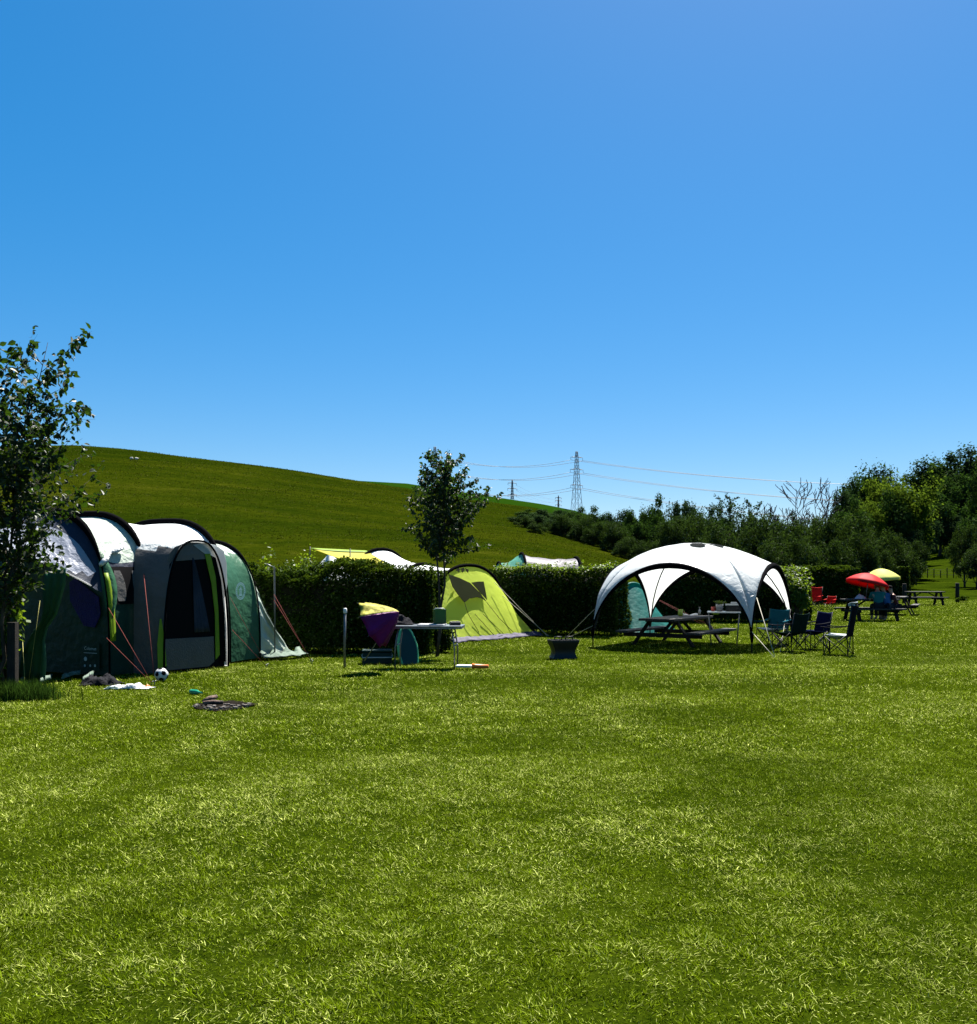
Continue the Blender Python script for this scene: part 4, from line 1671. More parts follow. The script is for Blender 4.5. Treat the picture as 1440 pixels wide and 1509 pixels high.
# ================================================================== FURNITURE AND SMALL THINGS
def picnic_table(loc, rz, label, L=1.9, ht=.74, hb=.44, mat='wood_dark', top='wood_grey', group='picnic tables on the lawn', w=.74):
    t = empty('picnic_table', loc, rz, label, 'picnic table', group)
    k = w / .74
    mb = MB()
    for i in range(5):
        y = (i - 2) * (w / 5)
        mb.box((0, y, ht - .028), (L, w / 5 - .012, .055))
    mb.box((-L * .36, 0, ht - .075), (.07, w * .92, .04))
    mb.box((L * .36, 0, ht - .075), (.07, w * .92, .04))
    mb.box((0, 0, ht - .075), (.07, w * .92, .04))
    mb.build('tabletop', M[top], t, bevel=.006)
    for s in (-1, 1):
        mb = MB()
        for i in range(2):
            mb.box((0, s * k * (.66 + i * .135), hb - .027), (L, .125 * k, .053))
        mb.build('bench', M[top], t, bevel=.006)
    for sx in (-1, 1):
        x = sx * L * .36
        for s in (-1, 1):
            mb = MB()
            mb.bar((x + .045, s * k * .27, ht - .057), (x + .045, s * k * .62, 0), .05, .125, up=(1, 0, 0))
            mb.build('leg', M[mat], t)
        mb = MB()
        mb.box((x - .005, 0, hb - .105), (.05, 1.60 * k, .10))
        mb.build('cross_beam', M[mat], t)
        mb = MB()
        mb.bar((x - .03 * sx, 0, hb - .05), (x * .28, 0, ht - .07), .06, .05)
        mb.build('brace', M[mat], t)
    return t


def camp_chair(loc, rz, label, cloth, back_h=.86, scale=1.0, headrest=False, seat_mat=None, arm='chair_black', group='folding camp chairs'):
    """quad folding chair; local -x is the front"""
    t = empty('camp_chair', loc, rz, label, 'camp chair', group, scale)
    w, d, sh = .27, .24, .42
    FR, FL, BR, BL = (-d, -w, 0), (-d, w, 0), (d, -w, 0), (d, w, 0)
    tops = {'fr': (-d * 1.02, -w, sh), 'fl': (-d * 1.02, w, sh), 'br': (d * .8, -w, sh), 'bl': (d * .8, w, sh)}
    pairs = [(FR, tops['fl']), (FL, tops['fr']), (BR, tops['bl']), (BL, tops['br']), (FR, tops['br']), (BR, tops['fr']), (FL, tops['bl']), (BL, tops['fl'])]
    for a, b in pairs:
        mb = MB()
        mb.tube([a, b], .010, 6)
        mb.box((a[0], a[1], .012), (.035, .03, .024))
        mb.build('leg', M['dark_steel'], t)
    for s in (-1, 1):
        mb = MB()
        mb.tube([(d * 1.0, s * w, .0), (d * .95, s * w, sh), (d * 1.35, s * w * 1.03, back_h)], .011, 6)
        mb.build('back_post', M['dark_steel'], t)
        mb = MB()
        mb.tube([(-d, s * w * 1.02, 0.02), (-d, s * w * 1.05, .60)], .010, 6)
        mb.build('arm_post', M['dark_steel'], t)
        mb = MB()
        rows = []
        for f in np.linspace(0, 1, 9):
            x = lerp(-d - .06, d * 1.12, f)
            z = .60 + .03 * f - .025 * math.sin(math.pi * f)
            rows.append([Vector((x, s * (w * 1.05) + q, z - .006 * abs(q) * 20)) for q in (-.045, -.02, .02, .045)])
        mb.grid(rows)
        mb.build('armrest', M[arm], t, thick=.014)
    mb = MB()
    rows = []
    for f in np.linspace(0, 1, 9):
        rows.append([Vector((lerp(-d * 1.05, d * .85, f), w * g, sh - .07 * math.sin(math.pi * f) * (1 - abs(g) ** 2) - .03 * (1 - abs(g) ** 2) + .015 * (1 - f)))
                     for g in np.linspace(-1, 1, 9)])
    mb.grid(rows)
    mb.build('seat', M[seat_mat or cloth], t, thick=.01)
    mb = MB()
    rows = []
    for f in np.linspace(0, 1, 10):
        z = lerp(sh - .02, back_h, f)
        x = lerp(d * .88, d * 1.35, f)
        rows.append([Vector((x + .055 * (1 - g * g), w * 1.03 * g, z - (.03 * (1 - g * g) if f == 1 else 0))) for g in np.linspace(-1, 1, 9)])
    mb.grid(rows)
    mb.build('backrest', M[cloth], t, thick=.012)
    if headrest:
        mb = MB()
        rows = []
        for f in np.linspace(0, 1, 7):
            a = f * 2.2
            rows.append([Vector((d * 1.35 + .05 * (1 - g * g) - .07 * math.sin(a), w * .98 * g, back_h + .015 + .035 * math.cos(a) - .02 * f)) for g in np.linspace(-1, 1, 7)])
        mb.grid(rows)
        mb.build('headrest', M['chair_seat_sunlit'], t, thick=.02)
    return t


def lawn_furniture():
    # ---- picnic table under the dome: its near end and right-hand bench traced from the photo
    zt, zb = .66, .36
    g0 = gz(4, 21)
    d1 = (CAM_H - (g0 + zt)) * F / (912 - YH)
    near = P(967, 912, d1)
    d2 = (CAM_H - (g0 + zt)) * F / (905 - YH)
    far = P(1045, 904.5, d2)
    ax = (far - near)
    ax.z = 0
    L = 2.45
    ax.normalize()
    c = near + ax * L / 2
    tb = picnic_table((c.x, c.y, g0), math.atan2(ax.y, ax.x), 'long weathered picnic table with cups and papers on it under the white dome', L, zt, zb, w=.92)
    T = Matrix.LocRotScale(tb.location, tb.rotation_euler, tb.scale)
    top = g0 + zt

    def on_top(px, py):
        d = (CAM_H - top) * F / (py - YH)
        return P(px, py, d)

    def thing(name, px, py, label, cat, mk, mat, group=None):
        p = on_top(px, py)
        mb = MB()
        mk(mb)
        o = mb.build(name, M[mat])
        o.location = p
        tag(o, label, cat, group)
        return o
    mug = lambda mb: (mb.lathe([(.036, 0), (.042, .02), (.044, .11), (.036, .11), (.034, .012)], 16), mb.tube([(.042, 0, .09), (.075, 0, .08), (.075, 0, .04), (.042, 0, .03)], .008, 6))
    thing('mug', 1003, 908, 'tall lime green mug on the table under the dome', 'mug', lambda mb: (mb.lathe([(.05, 0), (.06, .02), (.064, .17), (.054, .17), (.05, .012)], 16), mb.tube([(.06, 0, .14), (.10, 0, .12), (.10, 0, .06), (.06, 0, .05)], .009, 6)), 'lime_plastic')
    thing('magazine', 1017, 907.5, 'crumpled open magazine lying on the table under the dome', 'magazine',
          lambda mb: mb.grid([[Vector((x, y, .012 + .05 * abs(math.sin(x * 9)) * (.4 + .6 * (y > 0)))) for y in np.linspace(-.11, .11, 5)] for x in np.linspace(-.2, .2, 15)]), 'paper')
    thing('bottle', 1031, 906, 'small clear bottle standing on the table under the dome', 'bottle',
          lambda mb: mb.lathe([(.032, 0), (.036, .01), (.036, .11), (.014, .15), (.013, .18), (.018, .18), (.018, .20)], 14), 'clear_plastic')
    # ---- white folding table with cooking things behind
    q = P(1067, 902, 23.0)
    sc = q.z - gz(q.x, q.y)
    st = empty('folding_table', (q.x, q.y, gz(q.x, q.y)), R(-14), 'white folding table holding a cooker behind the picnic table under the dome', 'table')
    mb = MB()
    mb.box((0, 0, sc), (.78, .5, .035))
    mb.build('tabletop', M['white_plastic'], st, bevel=.01)
    for sx in (-1, 1):
        for sy in (-1, 1):
            mb = MB()
            mb.tube([(sx * .36, sy * .22, sc - .015), (sx * .30, sy * .22, 0)], .014, 6)
            mb.build('leg', M['steel'], st)
    Ts = Matrix.LocRotScale(st.location, st.rotation_euler, st.scale)
    ck = empty('camping_cooker', Ts @ Vector((.22, .02, sc + .018)), R(-14), 'closed dark camping cooker with a pale lid on the white folding table', 'cooker')
    mb = MB()
    mb.box((0, 0, .07), (.36, .28, .14))
    for s in (-1, 1):
        mb.tube([(s * .10, -.15, .06), (s * .10, -.135, .06)], .025, 10)
    mb.build('body', M['dark_steel'], ck, bevel=.012)
    mb = MB()
    mb.box((0, 0, .16), (.38, .30, .035))
    mb.box((.02, .02, .20), (.16, .10, .05))
    mb.build('lid', M['paper'], ck, bevel=.01)
    rc = Ts @ Vector((-.26, -.02, sc + .018))
    mb = MB()
    mug(mb)
    o = mb.build('mug', M['red_plastic'])
    o.location = rc
    tag(o, 'red mug standing on the white folding table beside a plant pot', 'mug')
    pp = empty('potted_plant', Ts @ Vector((-.10, -.05, sc + .018)), 0, 'bushy green herb in a clear pot on the white folding table', 'potted plant')
    mb = MB()
    mb.lathe([(.055, 0), (.085, .02), (.095, .18), (.082, .18), (.07, .03)], 16)
    mb.build('pot', M['clear_plastic'], pp)
    rng = np.random.default_rng(2)
    c = rng.normal(0, 1, (240, 3)) * np.array([.05, .05, .022]) + np.array([0, 0, .215])
    v, f = leaf_arrays(rng, c, .04 * (.6 + .7 * rng.random(240)), .3)
    quick_mesh('foliage', v, f, M['leaf_lit'], parent=pp)
    thing('plate', 1055, 905.5, 'shallow lime green bowl at the far end of the long picnic table', 'bowl', lambda mb: mb.lathe([(.06, 0), (.12, .05), (.125, .055), (.115, .052), (.05, .012)], 20), 'lime_plastic')
    # ---- camp chairs right of the dome
    def chair(px, py, face, label, **kw):
        g = G(px, py)
        return camp_chair(g, math.atan2(face[1], face[0]), label, **kw)
    chair(1139, 952, (.75, .66), 'teal camp chair with a sunlit seat, half hidden by the bottle green chair', cloth='chair_teal', seat_mat='chair_seat_sunlit', back_h=.88, arm='chair_teal')
    chair(1163, 960, (.62, -.78), 'bottle green camp chair seen from behind beside the dome leg', cloth='chair_green', back_h=.86)
    chair(1198, 957, (.95, .25), 'low navy blue camp chair between the green chair and the tall black one', cloth='chair_blue', back_h=.86)
    chair(1236, 965, (.84, -.54), 'tall black camp chair with sunlit headrest and seat, apart from the rest', cloth='chair_black', back_h=1.06, headrest=True, seat_mat='chair_seat_sunlit')
    chair(1198, 899, (.75, .66), 'red camp chair by the hedge, larger of the two red ones', cloth='chair_red', back_h=1.0, scale=1.12, group='red camp chairs by the hedge', arm='chair_red')
    chair(1222, 899, (.75, .66), 'small red camp chair in front of the hedge, nearer the parasols', cloth='chair_red', back_h=.8, scale=.85, group='red camp chairs by the hedge', arm='chair_red')

    # ---- fire pit
    g = G(830, 971)
    fp = empty('fire_pit', g, R(12), 'black steel fire pit with two top handles on the open grass', 'fire pit')
    s = F / g.y
    W, H = 40 / s, 27 / s

    def waist(f):
        return 1 - .26 * math.sin(math.pi * min(1, f * 1.15)) * (1 - f) ** .6 - .10 * (1 - f)
    rows = []
    for f in np.linspace(0, 1, 10):
        k = waist(f) * W / 2
        if f > .86:
            k = W / 2
        rows.append([Vector((a * k, b * k * .72, .02 + f * H)) for a, b in ((-1, -1), (-.5, -1.04), (0, -1.06), (.5, -1.04), (1, -1), (1.03, 0), (1, 1), (0, 1.05), (-1, 1), (-1.03, 0))])
    mb = MB()
    mb.grid(rows, closed=True, smooth=False)
    mb.build('bowl', M['dark_steel'], fp, thick=.012)
    mb = MB()
    mb.box((0, 0, H * .8), (W * .86, W * .62, .012))
    for i in range(7):
        mb.box((lerp(-.4, .4, i / 6) * W, 0, H + .012), (.012, W * .66, .012))
    mb.build('grate', M['dark_steel'], fp)
    for x in (-.21, .21):
        mb = MB()
        mb.tube([(x * W * 1.0 - .07, -.03, H), (x * W - .07, -.03, H + .075), (x * W + .07, -.03, H + .075), (x * W + .07, -.03, H)], .016, 6)
        mb.build('handle', M['dark_steel'], fp)
    for sx in (-1, 1):
        for sy in (-1, 1):
            mb = MB()
            mb.box((sx * W * .34, sy * W * .24, .02), (.10, .06, .05))
            mb.build('foot', M['dark_steel'], fp)

    # ---- folding table beside the hedge
    g1, g2 = G(672, 986), G(580, 978)
    tw = 110 / (F / g1.y)
    zt2 = g1.y * (986 - 923) / F
    c = P(629, 922, g1.y + .25)
    ft = empty('folding_table', (c.x, c.y, gz(c.x, c.y)), R(-4), 'grey folding table with a green container, set up in front of the sapling', 'table')
    mb = MB()
    mb.box((0, 0, zt2), (tw, .6, .026))
    mb.build('tabletop', M['alu_top'], ft, bevel=.008)
    mb = MB()
    for a, b in (((-.5, -.5), (.5, -.5)), ((.5, -.5), (.5, .5)), ((.5, .5), (-.5, .5)), ((-.5, .5), (-.5, -.5))):
        mb.bar((a[0] * tw * .98, a[1] * .58, zt2 - .026), (b[0] * tw * .98, b[1] * .58, zt2 - .026), .022, .022)
    mb.build('rim', M['steel'], ft)
    for sx in (-1, 1):
        for sy in (-1, 1):
            mb = MB()
            mb.tube([(sx * tw * .36, sy * .24, zt2 - .03), (sx * tw * .40, sy * .27, zt2 * .5), (sx * tw * .40, sy * .27, 0)], .013, 6)
            mb.build('leg', M['steel'], ft)
    mb = MB()
    mb.tube([(tw * .40, -.24, zt2 * .55), (tw * .40, .24, zt2 * .55)], .01, 6)
    mb.tube([(-tw * .40, -.24, zt2 * .55), (-tw * .40, .24, zt2 * .55)], .01, 6)
    mb.build('stretcher', M['steel'], ft)
    Tf = Matrix.LocRotScale(ft.location, ft.rotation_euler, ft.scale)
    s = F / c.y
    # container
    cx = (648 - 629) / s
    gc = empty('storage_tub', Tf @ Vector((cx, .0, zt2 + .014)), R(8), 'tall green plastic tub with a handle on the grey folding table', 'tub')
    mb = MB()
    w2, h2 = 19 / s, 21 / s
    rows = [[Vector((a * k * w2 / 2, b * k * w2 * .42, z)) for a, b in ((-1, -.8), (-.8, -1), (.8, -1), (1, -.8), (1, .8), (.8, 1), (-.8, 1), (-1, .8))]
            for z, k in ((0, .9), (.02, 1.0), (h2 * .94, .96), (h2 * .94, 1.03), (h2, 1.03), (h2, .93), (h2 * .9, .9))]
    mb.grid(rows, closed=True, smooth=False)
    mb.add(rows[0], [tuple(reversed(range(8)))])
    mb.add(rows[-1], [tuple(range(8))])
    mb.build('body', M['green_plastic'], gc)
    mb = MB()
    mb.tube([Vector((-.45 * w2, 0, h2 * .95)), Vector((-.3 * w2, .0, h2 * 1.07)), Vector((.3 * w2, 0, h2 * 1.07)), Vector((.45 * w2, 0, h2 * .95))], .008, 6)
    mb.build('handle', M['white_plastic'], gc)
    mb = MB()
    mb.box((0, 0, .03), (33 / s, .34, .06))
    mb.box((-.04, 0, .064), (.10, .16, .012))
    mb.box((.10, 0, .064), (.10, .16, .012))
    o = mb.build('camping_stove', M['dark_steel'], bevel=.008)
    o.location = Tf @ Vector((cx + .26, .08, zt2 + .014))
    o.rotation_euler = (0, 0, .1)
    tag(o, 'flat black camping stove on the folding table, right of the green tub', 'stove')
    o.scale = (.45, .9, .9)
    mb = MB()
    mb.box((0, 0, .012), (.46, .30, .022))
    o = mb.build('tray', M['paper'], bevel=.006)
    o.location = Tf @ Vector((cx - .12, -.08, zt2 + .013))
    o.rotation_euler = (0, 0, -.15)
    tag(o, 'shallow grey tray under the green tub on the folding table', 'tray')
    o.location.z += .001
    gc.location.z += .024
    # bodyboard under the table
    b = G(604, 979)
    bb = empty('bodyboard', b, R(30), 'teal bodyboard with bright green rail standing under the folding table', 'bodyboard')
    W, H = 34 / s, 58 / s

    def board_out(k, n=22):
        pts = []
        for i in range(n + 1):
            f = i / n
            z = f * H
            hwid = W / 2 * k * (.80 + .2 * math.sin(math.pi * min(1, f * 1.3))) * (1 - max(0, (f - .52) / .48) ** 2.4) ** .5
            pts.append((hwid, z))
        return pts
    pr = board_out(1.0)
    poly = [(x, z) for x, z in pr] + [(-x, z) for x, z in reversed(pr[:-1])]
    mb = MB()
    mb.prism(poly, -.018, .018)
    mb.build('deck', M['board_teal'], bb)
    mb = MB()
    mb.tube([(x, 0, z) for x, z in poly], .026, 6)
    mb.build('rail', M['board_edge'], bb)
    bb.rotation_euler = (R(-14), 0, R(38))
    # cool box
    b = G(556, 978)
    cb = empty('cool_box', b, R(6), 'dark green cool box on the grass under the fallen umbrella', 'cool box')
    W, H = 46 / s, 22 / s
    mb = MB()
    mb.box((0, 0, H * .42), (W, .34, H * .84))
    mb.build('body', M['cooler_green'], cb, bevel=.03)
    mb = MB()
    mb.box((0, 0, H * .93), (W * 1.03, .36, H * .16))
    mb.build('lid', M['cooler_green'], cb, bevel=.02)
    mb = MB()
    mb.tube([(-W * .5, -.12, H * .7), (-W * .5, -.20, H * .5), (W * .5, -.20, H * .5), (W * .5, -.12, H * .7)], .011, 6)
    mb.build('handle', M['paper'], cb)
    # tilted umbrella
    tip = P(537, 974, 15.8)
    cen = P(549, 921, 15.55)
    axis = Vector((.84, -.16, .42)).normalized()
    um = empty('beach_umbrella', G(537, 978), 0, 'tipped over beach umbrella with yellow and magenta panels leaning by the hedge', 'umbrella')
    o0 = Vector(um.location)
    xv = axis.cross(Vector((0, 0, 1))).normalized()
    yv = axis.cross(xv).normalized()
    rad, dep = .44, .50
    for k in range(8):
        mb = MB()
        rows = []
        for rr in np.linspace(.0, 1, 9):
            row = []
            for f in np.linspace(0, 1, 7):
                a = (k + f) * math.pi / 4 + .39
                sag = 1 - .16 * math.sin(math.pi * f) * rr
                row.append(cen + (xv * math.cos(a) + yv * math.sin(a)) * rad * rr * sag + axis * dep * (1 - rr ** 1.3) - o0)
            rows.append(row)
        mb.grid(rows)
        a = (k + .5) * math.pi / 4 + .39
        upz = (xv * math.cos(a) + yv * math.sin(a)).z
        mb.build('panel', M['umb_yellow' if upz > .12 else 'umb_purple'], um, thick=.004)
    for k in range(8):
        a = k * math.pi / 4 + .39
        mb = MB()
        d = xv * math.cos(a) + yv * math.sin(a)
        mb.tube([cen + d * rad * rr + axis * (dep * (1 - rr ** 1.3) - .012) - o0 for rr in np.linspace(0, 1.02, 8)], .004, 5)
        mb.build('rib', M['steel'], um)
    mb = MB()
    mb.tube([tip - o0, cen + axis * (dep * .9) - o0], .010, 7)
    mb.build('pole', M['steel'], um)
    # thin metal pole with pale cap
    g = G(508, 984)
    pole = empty('metal_pole', g, 0, 'thin upright metal pole with a pale cap in front of the hedge', 'pole')
    h = g.y * (984 - 897) / F
    mb = MB()
    mb.tube([(0, 0, -.05), (.0, 0, h * .5), (.008, 0, h - .06)], .021, 8)
    mb.build('shaft', M['steel'], pole)
    mb = MB()
    mb.lathe([(.028, 0), (.032, .01), (.032, .075), (.02, .09)], 10, (.008, 0, h - .08))
    mb.build('cap', M['white_plastic'], pole)
    # wooden post at the left edge
    g = G(19, 1028)
    h = g.y * (1028 - 917) / F
    mb = MB()
    rows = [[Vector((a * .052, b * .052, z)) for a, b in ((-1, -1), (0, -1.03), (1, -1), (1.03, 0), (1, 1), (0, 1), (-1, 1), (-1.02, 0))] for z in (-.1, .3, .7, h - .01, h)]
    mb.grid(rows, closed=True, smooth=False)
    mb.add(rows[-1], [tuple(range(8))])
    o = mb.build('wooden_post', M['post_wood'], bevel=.006)
    o.location = g
    tag(o, 'dark square wooden post beside the family tent at the lawn edge', 'post')
    # bat / paddle on the grass
    g = G(696, 987)
    pb = empty('toy_bat', g + Vector((0, 0, .03)), R(-9), 'toy bat with a white blade and orange handle lying flat on the grass', 'toy bat')
    s2 = F / g.y
    Lb = 48 / s2
    mb = MB()
    mb.box((-Lb * .25, 0, .03), (Lb * .5, .15, .04))
    mb.build('blade', M['white_plastic'], pb, bevel=.015)
    mb = MB()
    mb.tube([(0, 0, .03), (Lb * .10, 0, .03), (Lb * .5, 0, .028)], [.05, .038, .034], 8)
    mb.build('handle', M['orange'], pb)
    # burnt patch with half burnt logs
    g = G(330, 1041)
    mb = MB()
    rng = np.random.default_rng(4)
    Wp = 88 / (F / g.y) / 2
    rows = [[Vector((math.cos(a) * r * Wp * (1 + .12 * math.sin(a * 5) + .06 * math.sin(a * 11)), math.sin(a) * r * .40 * (1 + .12 * math.sin(a * 4 + 1)), .014 * (1 - r) + .006 + .012 * rng.random()))
             for a in np.linspace(0, 2 * math.pi, 32, endpoint=False)] for r in (1, .8, .55, .3, .02)]
    mb.grid(rows, closed=True)
    o = mb.build('burnt_patch', M['char'])
    o.location = g
    tag(o, 'scorched black fire patch on the grass in front of the family tent', 'fire patch')
    for px, py, l, r, a, lab in ((314, 1041, .24, .026, .2, 'half burnt log lying flat on the scorched fire patch'), (310, 1038, .20, .030, .9, 'short tilted charred log resting on another in the fire patch')):
        q = G(px, py)
        mb = MB()
        dx, dy = math.cos(a) * l / 2, math.sin(a) * l / 2
        mb.tube([(-dx, -dy, 0), (0, 0, .012), (dx, dy, .005)], [r, r * 1.1, r * .8], 8)
        o = mb.build('log', M['ash_wood'])
        o.location = q + Vector((0, 0, .040 if r < .028 else .062))
        if r > .028:
            o.rotation_euler = (0, R(-18), 0)
        tag(o, lab, 'log')
    ash = MB()
    for _ in range(46):
        a, rr = rng.random() * 6.28, rng.random() ** .5
        if math.sin(a) > .2:
            a = -a
        p = Vector((math.cos(a) * rr * Wp, math.sin(a) * rr * .38, .022))
        s3 = .008 + .022 * rng.random() ** 2
        ash.box(p, (s3 * 2.2, s3 * 1.3, s3), Matrix.Rotation(rng.random() * 3, 3, 'Z'))
    o = ash.build('ash', M['ash'])
    o.location = g
    tag(o, 'pale flakes of ash strewn over the scorched fire patch', 'ash', kind='stuff')
    # green bottle
    g = G(290, 1024)
    mb = MB()
    mb.lathe([(.03, 0), (.034, .01), (.034, .13), (.014, .18), (.013, .23), (.016, .235)], 14)
    o = mb.build('bottle', M['litter_green'])
    o.location = g + Vector((-.10, 0.06, .036))
    o.rotation_euler = (R(90), R(8), R(55))
    tag(o, 'green bottle lying on the grass near the fire patch', 'bottle')
    # clothes in front of the tent
    def heap(name, px, py, wpx, dep, hgt, mat, label, cat, seed, at=None):
        q = G(px, py)
        w = wpx / (F / q.y)
        mb = MB()
        rows = []
        for v in np.linspace(-1, 1, 18):
            row = []
            for u in np.linspace(-1, 1, 28):
                r = math.sqrt((u * .95) ** 2 + v * v)
                e = max(0, 1 - r ** 2.6)
                n = mnoise.noise(Vector((u * 2.2 + seed, v * 2.2, seed)))
                n2 = mnoise.noise(Vector((u * 6 + seed, v * 6, seed)))
                row.append(Vector((u * w / 2 * (1 + .15 * n), v * dep / 2 * (1 + .2 * n), .012 + hgt * e * (.55 + .7 * n + .35 * n2))))
            rows.append(row)
        mb.grid(rows)
        o = mb.build(name, M[mat], thick=.006)
        o.location = q if at is None else at
        tag(o, label, cat)
    heap('bag', 596, 985, 44, .30, .15, 'jacket', 'slumped black bag at the left end of the grey folding table', 'bag', 12.4,
         Tf @ Vector((-.50, .10, zt2 + .016)))
    heap('jacket', 150, 1009, 56, .34, .19, 'jacket', 'dark crumpled jacket heaped on the grass at the tent edge', 'jacket', 1.0)
    heap('towel', 191, 1015, 66, .22, .085, 'white_cloth', 'crumpled white towel on the grass in front of the tent', 'towel', 3.7)
    heap('cloth', 216, 1014.5, 14, .10, .04, 'orange', 'small orange cloth at the end of the white towel', 'cloth', 6.1)
    heap('cloth', 166, 1016, 20, .14, .035, 'board_teal', 'teal cloth poking out from under the white towel', 'cloth', 8.3)
    # football: truncated-icosahedron patches
    g = G(238, 1004)
    football(g, .10)


def football(g, r):
    bm = bmesh.new()
    bmesh.ops.create_icosphere(bm, subdivisions=1, radius=1)
    ico = [v.co.copy().normalized() for v in bm.verts]
    bm.free()
    bm = bmesh.new()
    bmesh.ops.create_icosphere(bm, subdivisions=4, radius=r)
    me = bpy.data.meshes.new('football')
    bm.to_mesh(me)
    bm.free()
    fives = [v for v in ico][:12]
    # the 12 corner directions of an icosahedron
    phi = (1 + 5 ** .5) / 2
    fives = [Vector(q).normalized() for q in [(0, s1, s2 * phi) for s1 in (-1, 1) for s2 in (-1, 1)] + [(s1, s2 * phi, 0) for s1 in (-1, 1) for s2 in (-1, 1)] + [(s2 * phi, 0, s1) for s1 in (-1, 1) for s2 in (-1, 1)]]
    me.materials.append(M['ball_white'])
    me.materials.append(M['black_cloth'])
    for p in me.polygons:
        p.use_smooth = True
        d = p.center.normalized()
        if max(d.dot(q) for q in fives) > math.cos(R(20)):
            p.material_index = 1
    o = link('football', me)
    o.location = g + Vector((0, 0, r))
    o.rotation_euler = (.5, .9, .3)
    tag(o, 'white football with black patches resting against the tent porch', 'football')


# ------------------------------------------------------------------ people and parasols at the far tables
def skin_body(edges, pts, rad, name, mat, parent, sub=2):
    me = bpy.data.meshes.new(name + '_skeleton')
    me.from_pydata([tuple(p) for p in pts], edges, [])
    o = bpy.data.objects.new(name + '_skeleton', me)
    COL.objects.link(o)
    sk = o.modifiers.new('skin', 'SKIN')
    sd = o.modifiers.new('sub', 'SUBSURF')
    sd.levels = sd.render_levels = sub
    for i, v in enumerate(me.skin_vertices[0].data):
        r = rad[i]
        v.radius = r if isinstance(r, tuple) else (r, r)
        v.use_root = (i == 0)
    dg = bpy.context.evaluated_depsgraph_get()
    out = bpy.data.meshes.new_from_object(o.evaluated_get(dg))
    bpy.data.objects.remove(o)
    out.materials.clear()
    out.materials.append(mat)
    for p in out.polygons:
        p.use_smooth = True
    return link(name, out, parent)


